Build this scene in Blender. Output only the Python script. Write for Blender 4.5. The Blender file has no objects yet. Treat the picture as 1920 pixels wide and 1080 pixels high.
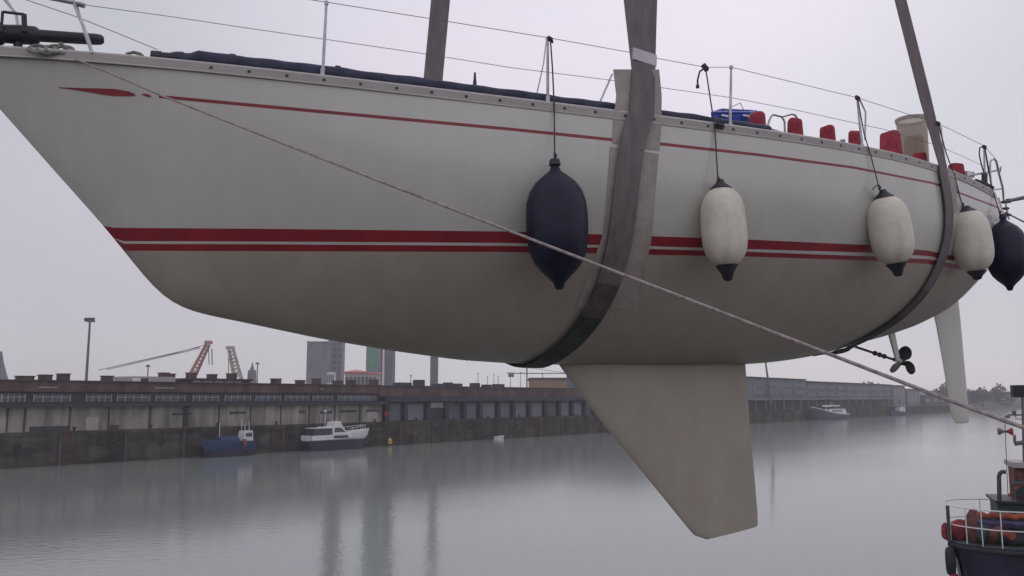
import bpy, bmesh, math, random
import numpy as np
from mathutils import Vector
random.seed(7)
S = bpy.context.scene
col = S.collection
# ------------------------------------------------------------------ camera, world, sun, exposure
EYE = 9.0                                   # eye height above the dock water (m)
F = 1600.0                                  # focal length for a 1920 px wide frame
PIT = math.atan(205 / F)                    # camera looks slightly up
cam = bpy.data.cameras.new("camera"); camo = bpy.data.objects.new("camera", cam); col.objects.link(camo)
cam.sensor_width = 36; cam.lens = 36 * F / 1920; cam.clip_start = 0.05; cam.clip_end = 9000
camo.location = (0, 0, EYE); camo.rotation_euler = (math.pi / 2 + PIT, 0, 0)
S.camera = camo
S.render.resolution_x = 1024; S.render.resolution_y = 576
S.view_settings.view_transform = 'Standard'; S.view_settings.look = 'None'
S.view_settings.exposure = 0.0; S.view_settings.gamma = 1.0

SUN_EL, SUN_ROT = math.radians(48), math.radians(25)
W = bpy.data.worlds.new("World"); S.world = W; W.use_nodes = True
nt = W.node_tree; nt.nodes.clear()
def wn(t, **k):
    n = nt.nodes.new(t)
    for a, b in k.items(): setattr(n, a, b)
    return n
out = wn('ShaderNodeOutputWorld')
sky = wn('ShaderNodeTexSky', sky_type='NISHITA', sun_disc=False, sun_elevation=SUN_EL, sun_rotation=SUN_ROT)
hs = wn('ShaderNodeHueSaturation'); hs.inputs['Saturation'].default_value = 0.25
nt.links.new(sky.outputs[0], hs.inputs['Color'])
bg1 = wn('ShaderNodeBackground'); bg1.inputs[1].default_value = 0.05
nt.links.new(hs.outputs[0], bg1.inputs[0])
# overcast layer: broad soft patches of slightly warmer and cooler grey
tc = wn('ShaderNodeTexCoord'); mp = wn('ShaderNodeMapping'); mp.inputs['Scale'].default_value = (1.0, 1.0, 2.2)
nz = wn('ShaderNodeTexNoise'); nz.inputs['Scale'].default_value = 2.2; nz.inputs['Detail'].default_value = 5; nz.inputs['Roughness'].default_value = 0.5
nt.links.new(tc.outputs['Generated'], mp.inputs[0]); nt.links.new(mp.outputs[0], nz.inputs['Vector'])
cr = wn('ShaderNodeValToRGB')
cr.color_ramp.elements[0].position = 0.30; cr.color_ramp.elements[0].color = (0.49, 0.51, 0.565, 1)
cr.color_ramp.elements[1].position = 0.70; cr.color_ramp.elements[1].color = (0.655, 0.56, 0.665, 1)
nt.links.new(nz.outputs['Fac'], cr.inputs[0])
# overcast set brighter behind the viewer than over the harbour, to light the hull
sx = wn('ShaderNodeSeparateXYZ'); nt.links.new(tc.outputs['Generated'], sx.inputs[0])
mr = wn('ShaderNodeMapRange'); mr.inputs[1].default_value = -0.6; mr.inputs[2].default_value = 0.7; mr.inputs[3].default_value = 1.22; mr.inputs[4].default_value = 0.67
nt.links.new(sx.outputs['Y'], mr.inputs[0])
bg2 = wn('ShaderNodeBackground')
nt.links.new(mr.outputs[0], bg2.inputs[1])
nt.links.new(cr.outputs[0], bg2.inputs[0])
# thin pinkish spot in the cloud above the middle of the dock, where the veiled sun is
vm = wn('ShaderNodeVectorMath', operation='DOT_PRODUCT'); nv = wn('ShaderNodeVectorMath', operation='NORMALIZE')
nt.links.new(tc.outputs['Generated'], nv.inputs[0]); nt.links.new(nv.outputs[0], vm.inputs[0])
d0 = Vector((0.06, 0.82, 0.56)).normalized(); vm.inputs[1].default_value = tuple(d0)
m2 = wn('ShaderNodeMapRange', interpolation_type='SMOOTHSTEP'); m2.inputs[1].default_value = 0.86; m2.inputs[2].default_value = 1.0; m2.inputs[3].default_value = 0.0; m2.inputs[4].default_value = 0.20
nt.links.new(vm.outputs['Value'], m2.inputs[0])
bg3 = wn('ShaderNodeBackground'); bg3.inputs[0].default_value = (1.0, 0.80, 0.98, 1); nt.links.new(m2.outputs[0], bg3.inputs[1])
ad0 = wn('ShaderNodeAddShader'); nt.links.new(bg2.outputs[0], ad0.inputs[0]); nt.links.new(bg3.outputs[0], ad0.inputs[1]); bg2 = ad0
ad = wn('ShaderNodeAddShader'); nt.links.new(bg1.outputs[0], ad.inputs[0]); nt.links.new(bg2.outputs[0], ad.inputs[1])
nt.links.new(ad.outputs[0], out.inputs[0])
sl = bpy.data.lights.new("sun", 'SUN'); sl.energy = 0.5; sl.angle = math.radians(25); sl.color = (1, 0.96, 0.9)
so = bpy.data.objects.new("sun", sl); col.objects.link(so)
sdir = Vector((math.sin(SUN_ROT) * math.cos(SUN_EL), math.cos(SUN_ROT) * math.cos(SUN_EL), math.sin(SUN_EL)))   # towards the sun
so.rotation_euler = sdir.to_track_quat('Z', 'Y').to_euler()
so.location = (30, -30, 60)

# ------------------------------------------------------------------ materials
def mat(name, c, rough=0.6, metal=0.0, var=0.12, scale=4.0, c2=None, bump=0.0, bscale=None, spec=None, coat=0.0, stretch=None, detail=6, ramp=(0.35, 0.65)):
    m = bpy.data.materials.new(name); m.use_nodes = True
    n = m.node_tree.nodes; l = m.node_tree.links; p = n['Principled BSDF']
    p.inputs['Roughness'].default_value = rough; p.inputs['Metallic'].default_value = metal
    if spec is not None: p.inputs['Specular IOR Level'].default_value = spec
    if coat: p.inputs['Coat Weight'].default_value = coat; p.inputs['Coat Roughness'].default_value = 0.15
    t = n.new('ShaderNodeTexCoord'); mpn = n.new('ShaderNodeMapping'); l.new(t.outputs['Object'], mpn.inputs[0])
    if stretch: mpn.inputs['Scale'].default_value = stretch
    z = n.new('ShaderNodeTexNoise'); z.inputs['Scale'].default_value = scale; z.inputs['Detail'].default_value = detail; z.inputs['Roughness'].default_value = 0.6
    l.new(mpn.outputs[0], z.inputs['Vector'])
    r = n.new('ShaderNodeValToRGB'); l.new(z.outputs['Fac'], r.inputs[0])
    a = [max(0, x * (1 - var)) for x in c]; b = c2 if c2 else [min(1, x * (1 + var)) for x in c]
    r.color_ramp.elements[0].position, r.color_ramp.elements[1].position = ramp
    r.color_ramp.elements[0].color = (*a, 1); r.color_ramp.elements[1].color = (*b, 1)
    l.new(r.outputs[0], p.inputs['Base Color'])
    if bump:
        z2 = n.new('ShaderNodeTexNoise'); z2.inputs['Scale'].default_value = bscale or scale * 6; z2.inputs['Detail'].default_value = 3
        l.new(mpn.outputs[0], z2.inputs['Vector'])
        bn = n.new('ShaderNodeBump'); bn.inputs['Strength'].default_value = bump; bn.inputs['Distance'].default_value = 0.01
        l.new(z2.outputs['Fac'], bn.inputs['Height']); l.new(bn.outputs[0], p.inputs['Normal'])
    return m
def streak(m, amt=0.93, sx=9, sz=0.5, lo=.40, hi=.62):
    """faint vertical run marks and scuffs over a paint"""
    n = m.node_tree.nodes; l = m.node_tree.links; p = n['Principled BSDF']; src = p.inputs['Base Color'].links[0].from_socket
    t = n.new('ShaderNodeTexCoord'); mp_ = n.new('ShaderNodeMapping'); mp_.inputs['Scale'].default_value = (sx, sx, sz); l.new(t.outputs['Object'], mp_.inputs[0])
    z = n.new('ShaderNodeTexNoise'); z.inputs['Scale'].default_value = 1.0; z.inputs['Detail'].default_value = 5; l.new(mp_.outputs[0], z.inputs['Vector'])
    r = n.new('ShaderNodeValToRGB'); r.color_ramp.elements[0].position = lo; r.color_ramp.elements[1].position = hi
    r.color_ramp.elements[0].color = (amt, amt * .985, amt * .96, 1); r.color_ramp.elements[1].color = (1, 1, 1, 1); l.new(z.outputs['Fac'], r.inputs[0])
    mx = n.new('ShaderNodeMix'); mx.data_type = 'RGBA'; mx.blend_type = 'MULTIPLY'; mx.inputs['Factor'].default_value = 1.0
    l.new(src, mx.inputs['A']); l.new(r.outputs[0], mx.inputs['B']); l.new(mx.outputs['Result'], p.inputs['Base Color'])
M = {}
M['gel'] = mat('gelcoat', (0.475, 0.475, 0.44), 0.26, var=0.035, scale=1.6, coat=0.3, detail=8)
M['foul'] = mat('ivory_bottom_paint', (0.335, 0.305, 0.255), 0.5, var=0.06, scale=1.3, detail=8)
streak(M['gel'], .985); streak(M['foul'], .955, 5, 2.0, .35, .6)
M['red'] = mat('red_boot_paint', (0.22, 0.018, 0.028), 0.4, var=0.15, scale=3)
M['pin'] = mat('red_pinstripe', (0.20, 0.016, 0.026), 0.4, var=0.15, scale=3)
M['alu'] = mat('grey_aluminium', (0.32, 0.305, 0.285), 0.6, 0.0, var=0.06, scale=6)
M['steel'] = mat('stainless_tube', (0.36, 0.36, 0.38), 0.35, 0.8, var=0.2, scale=12)
M['wire'] = mat('lifeline_wire', (0.16, 0.15, 0.18), 0.5, 0.4, var=0.2, scale=20)
M['bead'] = mat('pale_bead', (0.50, 0.48, 0.46), 0.5, var=0.1, scale=8)
M['black'] = mat('black_plastic', (0.018, 0.018, 0.026), 0.5, var=0.3, scale=8)
M['navy'] = mat('navy_canvas', (0.030, 0.034, 0.065), 0.8, var=0.35, scale=7, bump=0.6, bscale=30)
M['navyv'] = mat('navy_vinyl', (0.008, 0.009, 0.028), 0.45, var=0.35, scale=9, c2=(0.012, 0.014, 0.038), spec=0.3)
M['whitev'] = mat('white_vinyl', (0.57, 0.545, 0.455), 0.45, var=0.04, scale=9, c2=(0.62, 0.595, 0.51))
streak(M['whitev'], .86, 7, 3.0, .36, .50)
M['web'] = mat('sling_webbing', (0.165, 0.145, 0.15), 0.95, var=0.15, scale=14, bump=1.0, bscale=110, stretch=(1, 1, 0.25))
M['web2'] = mat('damp_webbing', (0.095, 0.080, 0.078), 0.9, var=0.35, scale=9, bump=1.0, bscale=110)
M['web3'] = mat('wet_weedy_webbing', (0.035, 0.042, 0.036), 0.7, var=0.5, scale=9, bump=1.0, bscale=110)
M['tape'] = mat('tape', (0.5, 0.47, 0.5), 0.7)
M['card'] = mat('padding_felt', (0.33, 0.295, 0.27), 0.9, var=0.12, scale=7, bump=0.4, bscale=40)
M['rope'] = mat('old_rope', (0.30, 0.26, 0.25), 0.9, var=0.35, scale=40, bump=0.8, bscale=120)
M['line'] = mat('dark_line', (0.07, 0.06, 0.065), 0.9, var=0.4, scale=30)
M['cover'] = mat('red_canvas', (0.28, 0.030, 0.050), 0.85, var=0.35, scale=9, bump=0.6, bscale=25)
M['blue'] = mat('blue_plastic', (0.015, 0.05, 0.32), 0.5, var=0.3, scale=8)
M['bronze'] = mat('prop_bronze', (0.045, 0.055, 0.05), 0.45, 0.6, var=0.4, scale=20)
M['deckp'] = mat('deck_paint', (0.35, 0.34, 0.32), 0.7)
M['rust'] = mat('rusty_steel', (0.13, 0.05, 0.04), 0.8, var=0.4, scale=8)
M['seam'] = mat('seam_line', (0.27, 0.24, 0.20), 0.6)
# translucent bin
mb = bpy.data.materials.new('cloudy_plastic'); mb.use_nodes = True
p = mb.node_tree.nodes['Principled BSDF']; p.inputs['Base Color'].default_value = (0.34, 0.28, 0.21, 1); p.inputs['Alpha'].default_value = 0.78; p.inputs['Roughness'].default_value = 0.4
M['bin'] = mb
M['brick'] = mat('dark_brick', (0.10, 0.062, 0.058), 0.9, var=0.4, scale=0.35, c2=(0.15, 0.10, 0.095))
streak(M['brick'], .7, .6, .1)
M['roofd'] = mat('dark_roofing', (0.055, 0.045, 0.055), 0.85, var=0.4, scale=0.2)
M['conc'] = mat('weathered_concrete', (0.27, 0.255, 0.225), 0.9, var=0.3, scale=0.16, c2=(0.37, 0.35, 0.31))
streak(M['conc'], .62, .9, .08, .42, .58)
M['pale'] = mat('pale_panel', (0.34, 0.32, 0.31), 0.8, var=0.1, scale=0.5)
M['quay'] = mat('tidal_wall', (0.036, 0.032, 0.028), 0.9, var=0.5, scale=0.25, c2=(0.085, 0.078, 0.06), stretch=(1, 1, 2.5))
streak(M['quay'], .55, .8, .1, .42, .6)
M['darkw'] = mat('dark_opening', (0.022, 0.022, 0.032), 0.6, var=0.3, scale=0.5)
M['glass'] = mat('window_glass', (0.045, 0.055, 0.075), 0.3, var=0.4, scale=0.4)
M['frame'] = mat('pale_frame', (0.30, 0.30, 0.31), 0.7)
M['blueb'] = mat('bluegrey_cladding', (0.10, 0.115, 0.14), 0.7, var=0.3, scale=0.1)
M['grey'] = mat('grey_render', (0.16, 0.17, 0.20), 0.8, var=0.2, scale=0.1)
M['greyd'] = mat('dark_grey_render', (0.075, 0.075, 0.10), 0.8, var=0.2, scale=0.1)
M['green'] = mat('green_netting', (0.04, 0.24, 0.13), 0.8, var=0.3, scale=0.12)
M['white'] = mat('white_paint', (0.62, 0.62, 0.63), 0.5, var=0.1, scale=1)
M['tan'] = mat('tan_cladding', (0.26, 0.165, 0.095), 0.8, var=0.15, scale=0.1)
M['pink'] = mat('faded_red_roof', (0.55, 0.18, 0.16), 0.8, var=0.15, scale=0.3)
M['crane'] = mat('faded_crane_red', (0.40, 0.22, 0.19), 0.7)
M['craney'] = mat('pale_crane', (0.40, 0.37, 0.32), 0.7)
M['metal'] = mat('dull_metal', (0.12, 0.12, 0.14), 0.6, 0.3)
M['ground'] = mat('quay_paving', (0.08, 0.075, 0.07), 0.9, var=0.3, scale=0.1)
M['foliage'] = mat('far_foliage', (0.045, 0.065, 0.045), 0.9, var=0.5, scale=0.1)
M['trunk'] = mat('bark', (0.06, 0.045, 0.035), 0.9)
M['hulln'] = mat('workboat_navy', (0.014, 0.015, 0.040), 0.5, var=0.5, scale=1.2)
M['orange'] = mat('orange_fabric', (0.26, 0.06, 0.03), 0.8, var=0.4, scale=3)
M['redf'] = mat('red_fabric', (0.25, 0.03, 0.04), 0.8, var=0.3, scale=3)
M['purple'] = mat('violet_tarp', (0.05, 0.045, 0.11), 0.7, var=0.4, scale=3)
M['teal'] = mat('dark_green_steel', (0.035, 0.055, 0.055), 0.6, var=0.4, scale=2)
M['bblue'] = mat('fishing_blue', (0.015, 0.035, 0.11), 0.6, var=0.3, scale=0.8)
M['yellow'] = mat('yellow_paint', (0.65, 0.42, 0.04), 0.5)
M['rubber'] = mat('tyre_rubber', (0.02, 0.02, 0.025), 0.8)
# ------------------------------------------------------------------ mesh collector
class MB:
    def __init__(s): s.v = []; s.f = []; s.m = []; s.sm = []
    def add(s, vs, fs, mi=0, smooth=False):
        o = len(s.v); s.v += [tuple(map(float, x)) for x in vs]
        for f in fs: s.f.append([i + o for i in f]); s.m.append(mi); s.sm.append(smooth)
    def hexa(s, a, b, mi=0):      # two quads a (4) and b (4), same winding
        s.add(list(a) + list(b), [(3, 2, 1, 0), (4, 5, 6, 7), (0, 1, 5, 4), (1, 2, 6, 5), (2, 3, 7, 6), (3, 0, 4, 7)], mi)
    def obox(s, c, X, Y, Z, mi=0):  # centre and half-axis vectors
        c, X, Y, Z = map(np.array, (c, X, Y, Z))
        s.hexa([c - X - Y - Z, c + X - Y - Z, c + X + Y - Z, c - X + Y - Z], [c - X - Y + Z, c + X - Y + Z, c + X + Y + Z, c - X + Y + Z], mi)
    def tube(s, pts, r, n=8, mi=0, cap=True, smooth=True):
        pts = [np.array(p, float) for p in pts]
        rs = r if hasattr(r, '__len__') else [r] * len(pts)
        vs = []; up = None
        for i, p in enumerate(pts):
            t = pts[min(i + 1, len(pts) - 1)] - pts[max(i - 1, 0)]
            t = t / (np.linalg.norm(t) + 1e-12)
            if up is None:
                up = np.array([0, 0, 1.]) if abs(t[2]) < 0.9 else np.array([1., 0, 0])
            a = up - t * (up @ t); a /= np.linalg.norm(a) + 1e-12; b = np.cross(t, a); up = a
            for k in range(n):
                th = 2 * math.pi * k / n
                vs.append(p + rs[i] * (a * math.cos(th) + b * math.sin(th)))
        fs = []
        for i in range(len(pts) - 1):
            for k in range(n):
                fs.append((i * n + k, i * n + (k + 1) % n, (i + 1) * n + (k + 1) % n, (i + 1) * n + k))
        s.add(vs, fs, mi, smooth)
        if cap:
            s.add(vs[:n], [tuple(range(n))[::-1]], mi); s.add(vs[-n:], [tuple(range(n))], mi)
    def grid(s, g, mi=0, smooth=True, flip=False):   # g[i][j] points
        n = len(g[0]); vs = [p for r in g for p in r]; fs = []
        for i in range(len(g) - 1):
            for j in range(n - 1):
                q = (i * n + j, i * n + j + 1, (i + 1) * n + j + 1, (i + 1) * n + j)
                fs.append(q[::-1] if flip else q)
        s.add(vs, fs, mi, smooth)
    def build(s, name, mats, parent=None, merge=0.0, sharp=40, **tags):
        base = np.array(parent.matrix_world.translation) if parent else np.zeros(3)
        par = parent; base = np.zeros(3)
        while par: base = base + np.array(par.location); par = par.parent
        V = np.array(s.v); 
        loc = np.zeros(3)
        if parent is None: loc = np.array([V[:, 0].mean(), V[:, 1].mean(), V[:, 2].min()])
        me = bpy.data.meshes.new(name)
        me.from_pydata([tuple(x) for x in V - base - loc], [], s.f)
        if not isinstance(mats, (list, tuple)): mats = [mats]
        for m in mats: me.materials.append(M[m] if isinstance(m, str) else m)
        me.polygons.foreach_set('material_index', s.m); me.polygons.foreach_set('use_smooth', s.sm)
        if merge:
            bm = bmesh.new(); bm.from_mesh(me); bmesh.ops.remove_doubles(bm, verts=bm.verts, dist=merge); bm.to_mesh(me); bm.free()
        me.update()
        if any(s.sm): me.set_sharp_from_angle(angle=math.radians(sharp))
        o = bpy.data.objects.new(name, me); col.objects.link(o); o.location = loc
        if parent: o.parent = parent
        for k, v in tags.items(): o[k] = v
        return o
def thing(name, loc, label, category, group=None):
    o = bpy.data.objects.new(name, None); col.objects.link(o); o.location = tuple(loc); o.empty_display_size = 0.2
    o['label'] = label; o['category'] = category
    if group: o['group'] = group
    return o
# ------------------------------------------------------------------ camera geometry (used to survey sizes and places)
cp, sp = math.cos(PIT), math.sin(PIT)
O = np.array([0, 0, EYE])
def ray(px, py):
    a = px - 960.; b = 540. - py
    return np.array([a, F * cp - b * sp, F * sp + b * cp])
def proj(p):
    x, y, z = p[0], p[1], p[2] - EYE
    f = y * cp + z * sp; u = -y * sp + z * cp
    return 960 + F * x / f, 540 - F * u / f
def at(px, py, Y):                 # the place seen at a pixel, Y metres ahead
    r = ray(px, py); return O + r * (Y / r[1])
def wat(px, py, z=0.0):            # on a level plane
    r = ray(px, py); return O + r * ((z - EYE) / r[2])
# yacht frame: D aft, N toward the camera (port), up
D = np.array([1, .5, 0]) / math.hypot(1, .5); N = np.array([D[1], -D[0], 0]); U = np.array([0, 0, 1.])
C = np.array([0, 8.4, EYE])
def B(u, v, w): return C + D * u + N * v + U * w
def cl(px, py, off=0.0):
    r = ray(px, py); c = C + N * off; t = (c - O) @ N / (r @ N); P = O + r * t
    return (P - C) @ D, P[2] - EYE
def P3(px, py, off=0.0):
    u, w = cl(px, py, off); return B(u, off, w)
# ------------------------------------------------------------------ hull form
US = np.array([-4.87, -4.4, -3.5, -2.4, -.5, 1, 2.2, 3.5, 4.7, 5.8, 6.6]); BS = np.array([0.04, .2, .55, .92, 1.42, 1.66, 1.7, 1.58, 1.36, 1.06, .8])
bp = np.polyfit(US, BS, 6)
def beam(u): return max(0.03, float(np.polyval(bp, u)))
SX = [-150, 0, 300, 600, 940, 1140, 1300, 1420, 1473, 1565, 1616, 1739, 1808, 1866, 1889]
SY = [78, 93, 107, 145, 182, 207, 229, 243, 251, 265, 275, 305, 330, 361, 386]
def solve_w(u, v, X, Y):
    lo, hi = -1., 4.
    for _ in range(40):
        m = (lo + hi) / 2; x, y = proj(B(u, v, m))
        if y > np.interp(x, X, Y): lo = m
        else: hi = m
    return m
uu = np.linspace(-4.87, 6.4, 40)
wsp = np.polyfit(uu, [solve_w(u, beam(u), SX, SY) for u in uu], 6)
def sheer(u): return float(np.polyval(wsp, u))
prof = [(-112, 78), (-60, 137), (0, 205), (100, 318), (200, 430), (250, 493), (290, 542), (315, 563), (340, 577), (380, 589), (430, 599), (520, 618), (600, 635), (730, 657), (860, 675), (950, 681), (1040, 684), (1220, 685), (1400, 683), (1450, 679), (1500, 672), (1550, 660), (1600, 645), (1650, 632), (1700, 615), (1750, 590), (1797, 543), (1812, 525)]
pu, pw = zip(*[cl(*p) for p in prof])
U0, U1 = -4.87, 6.95
# transom: leans, deck edge forward of its foot
def bottom(u): return float(np.interp(u, pu, pw))
pu = list(pu); pw = list(pw)
# smooth the profile a little
gu = np.linspace(pu[0], 7.0, 400); gw = np.interp(gu, pu, pw)
k = np.hanning(17); k /= k.sum(); gp = np.pad(gw, 8, mode='reflect', reflect_type='odd'); gw = np.convolve(gp, k, 'valid')
def bottom(u): return float(np.interp(u, gu, gw))
def sm(x): x = min(1, max(0, x)); return x * x * (3 - 2 * x)
def sect(u, h):                    # half-width fraction at height fraction h
    t = sm((u + 4.9) / 4.2)
    a = max(h, 0) ** 0.86
    pm, qm = 2.15, 1.75
    m = (1 - (1 - h) ** pm) ** (1 / qm)
    m *= 1 + 0.035 * math.sin(math.pi * h)       # slight tumblehome
    return a * (1 - t) + m * t
def HP(u, h):
    h = min(1, max(0, h))
    wb, ws = bottom(u), sheer(u)
    # the stern sections are cut by the sloping transom (foot further aft)
    return B(u, beam(u) * sect(u, h), wb + (ws - wb) * h)
def aftcut(h): return 6.93 - 0.60 * h
def HS(s, h):                      # s 0..1 from stem to transom
    return HP(U0 + s * (aftcut(h) - U0), h)
def hull_at(px, py):
    u, h = cl(px, py, 1.2)[0], 0.5
    for _ in range(60):
        p0 = np.array(proj(HP(u, h))); e = np.array([px, py]) - p0
        if abs(e).max() < 0.02: break
        d = 1e-3
        J = np.array([(np.array(proj(HP(u + d, h))) - p0) / d, (np.array(proj(HP(u, h + (d if h < .99 else -d)))) - p0) / (d if h < .99 else -d)]).T
        try: st = np.linalg.solve(J, e)
        except Exception: break
        st = np.clip(st, -0.3, 0.3); u += st[0] * .8; h = min(1, max(0.003, h + st[1] * .8))
    return u, h
def hn(u, h, side=1):
    e = 1e-3; hh = min(max(h, 0.004), 0.995)
    a = HP(u + e, hh) - HP(u - e, hh); b = HP(u, hh + e) - HP(u, hh - e)
    n = np.cross(a, b); n /= np.linalg.norm(n)
    if n @ N < 0: n = -n
    if side < 0: n = n - 2 * (n @ N) * N
    return n
def HPs(u, h, side=1):
    p = HP(u, h)
    if side < 0: v = (p - C) @ N; p = p - 2 * v * N
    return p
def surf(px, py, off=0.01):
    """point on the port topsides (or straight above the sheer) seen at a pixel"""
    u, h = hull_at(px, py)
    if h >= 0.998:
        bb = beam(u)
        for _ in range(6): u = cl(px, py, beam(u) + off)[0]
        return P3(px, py, beam(u) + off)
    return HP(u, h) + hn(u, h) * off

# ------------------------------------------------------------------ YACHT
yacht = thing('sailing_yacht', B(1.5, 0, bottom(2.5)), 'white sailing yacht with red stripes hanging in two slings above the water', 'sailing yacht')
EX = [-300, 0, 200, 500, 950, 1110, 1227, 1400, 1640, 1740, 1790, 1900]
E1 = [426, 426, 427, 429, 434, 439, 443, 449, 460, 470, 480, 505]
E2 = [452, 452, 452, 453, 455.5, 459, 462, 467, 474, 480, 489, 512]
E3 = [457, 457, 457, 458, 461, 464, 467, 472, 481, 486, 495, 518]
E4 = [470, 470, 470, 471, 472.5, 475, 478, 481, 489, 495, 504, 526]
TX = [-300, 298, 480, 960, 1148, 1240, 1420, 1600, 1752, 1866, 2000]
TY = [125, 181, 198, 242.5, 262, 270, 290, 314, 344, 387, 440]
T1 = [y - w for y, w in zip(TY, [3, 3, 3.3, 3, 3, 3, 2.7, 2.4, 2.1, 1.8, 1.8])]
T2 = [y + w for y, w in zip(TY, [3, 3, 3.3, 3, 3, 3, 2.7, 2.4, 2.1, 1.8, 1.8])]
def hcurve(s, X, Y):
    lo, hi = 0., 1.
    for _ in range(34):
        m = (lo + hi) / 2; x, y = proj(HS(s, m))
        if y > np.interp(x, X, Y): lo = m
        else: hi = m
    return m
ss = list(np.linspace(0, 1, 150))
SH = []
for s_ in ss:
    e = [hcurve(s_, EX, q) for q in (E4, E3, E2, E1)] + [hcurve(s_, TX, q) for q in (T2, T1)]
    SH.append(e)
SH = np.array(SH)
# smooth the stripe heights along the boat
def smooth(a, n=9):
    k = np.hanning(n + 2)[1:-1]; k /= k.sum(); q = np.pad(a, n // 2, mode='reflect', reflect_type='odd'); return np.convolve(q, k, 'valid')
SH = np.clip(SH, 0, 1)
hull = MB(); rows_m = []
for side in (1, -1):
    g = []; 
    for i, s_ in enumerate(ss):
        e = SH[i]; hs_ = []
        hs_ += list((np.linspace(0, 1, 16)[:-1] ** 1.7) * e[0])
        hs_ += [e[0], e[1], e[2], e[3]] + list(np.linspace(e[3], e[4], 9)[1:-1]) + [e[4], e[5]] + list(np.linspace(e[5], 1, 4)[1:])
        r = []
        for h in hs_:
            p_ = HS(s_, h)
            if side < 0: p_ = p_ - 2 * ((p_ - C) @ N) * N
            r.append(p_)
        g.append(r)
    nr = len(g[0])
    for j in range(nr - 1):
        mi = 1 if j in (15, 17) else (3 if j < 15 else 0)
        if j == 26: mi = 2
        for i in range(len(g) - 1):
            m_ = mi
            if mi == 2:
                x, _ = proj(g[i][j] if side > 0 else HS(ss[i], SH[i][4]))
                m_ = 2 if x > 296 else 0
            q = [g[i][j], g[i + 1][j], g[i + 1][j + 1], g[i][j + 1]]
            if side < 0: q = q[::-1]
            hull.add(q, [(0, 1, 2, 3)], m_, True)
    if side == 1: gp_ = g
    else: gs_ = g
# transom
tp = [a for a in gp_[-1]]; ts = [a for a in gs_[-1]]
for j in range(len(tp) - 1): hull.add([tp[j], ts[j], ts[j + 1], tp[j + 1]], [(0, 1, 2, 3)], 0, False)
hull.build('hull', ['gel', 'red', 'pin', 'foul'], yacht, merge=0.0004, sharp=50)
# deck
dk = MB(); g = []
for i in range(0, 150, 3):
    a = gp_[i][-1]; b_ = gs_[i][-1]
    g.append([a * (1 - t) + b_ * t + U * (-0.035 + 0.06 * math.sin(math.pi * t)) for t in np.linspace(0, 1, 9)])
a = gp_[-1][-1]; b_ = gs_[-1][-1]
g.append([a * (1 - t) + b_ * t + U * (-0.035 + 0.06 * math.sin(math.pi * t)) for t in np.linspace(0, 1, 9)])
dk.grid(g); dk.build('deck', 'deckp', yacht)
# toe rail: grey perforated strip with a pale bead on top and a seam below
def sheer_pt(u, dv=0.0, dw=0.0, side=1):
    return B(u, side * (beam(u) + dv), sheer(u) + dw)
tr = MB(); us_ = np.linspace(-4.75, 6.25, 110)
for side in (1, -1):
    prof_ = [(0.004, -0.063), (0.012, -0.063), (0.014, 0.0), (-0.012, 0.0), (-0.012, -0.02)]
    g = [[B(u, side * (beam(u) + a), sheer(u) + b_) for a, b_ in prof_] for u in us_]
    tr.grid(g, 0, False, flip=(side > 0))
    tr.tube([sheer_pt(u, 0.0, 0.006, side) for u in us_], 0.011, 6, 1)
    tr.tube([sheer_pt(u, 0.010, -0.066, side) for u in us_], 0.0065, 5, 1)
    for u in np.arange(-3.0, 6.1, 0.275):
        c = sheer_pt(u, 0.0135, -0.03, side); t = sheer_pt(u + .01, 0.0135, -0.03, side) - c; t /= np.linalg.norm(t)
        tr.obox(c, t * 0.012, N * 0.003, U * 0.010, 2)
tr.build('toe_rail', ['alu', 'bead', 'black'], yacht, sharp=30)
# bow flash (arrow and dash) – thin painted shapes on the topsides
em = MB()
def decal(m, top, bot, mi=0, n=14, off=0.004):
    g = []
    tx, ty = zip(*top); bx, by = zip(*bot)
    for x in np.linspace(tx[0], tx[-1], n):
        y0 = np.interp(x, tx, ty); y1 = np.interp(x, bx, by)
        g.append([surf(x, y0, off), surf(x, (y0 + y1) / 2, off), surf(x, y1, off)])
    m.grid(g, mi, True)
decal(em, [(110, 163.5), (150, 165), (215, 166.5), (245, 172), (254, 177)], [(110, 164.5), (150, 170), (205, 179.5), (235, 180.5), (254, 180)])
decal(em, [(266, 176), (278, 176), (284, 180)], [(266, 178), (278, 182), (284, 181.5)], n=5)
em.build('bow_flash', 'pin', yacht)
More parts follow.
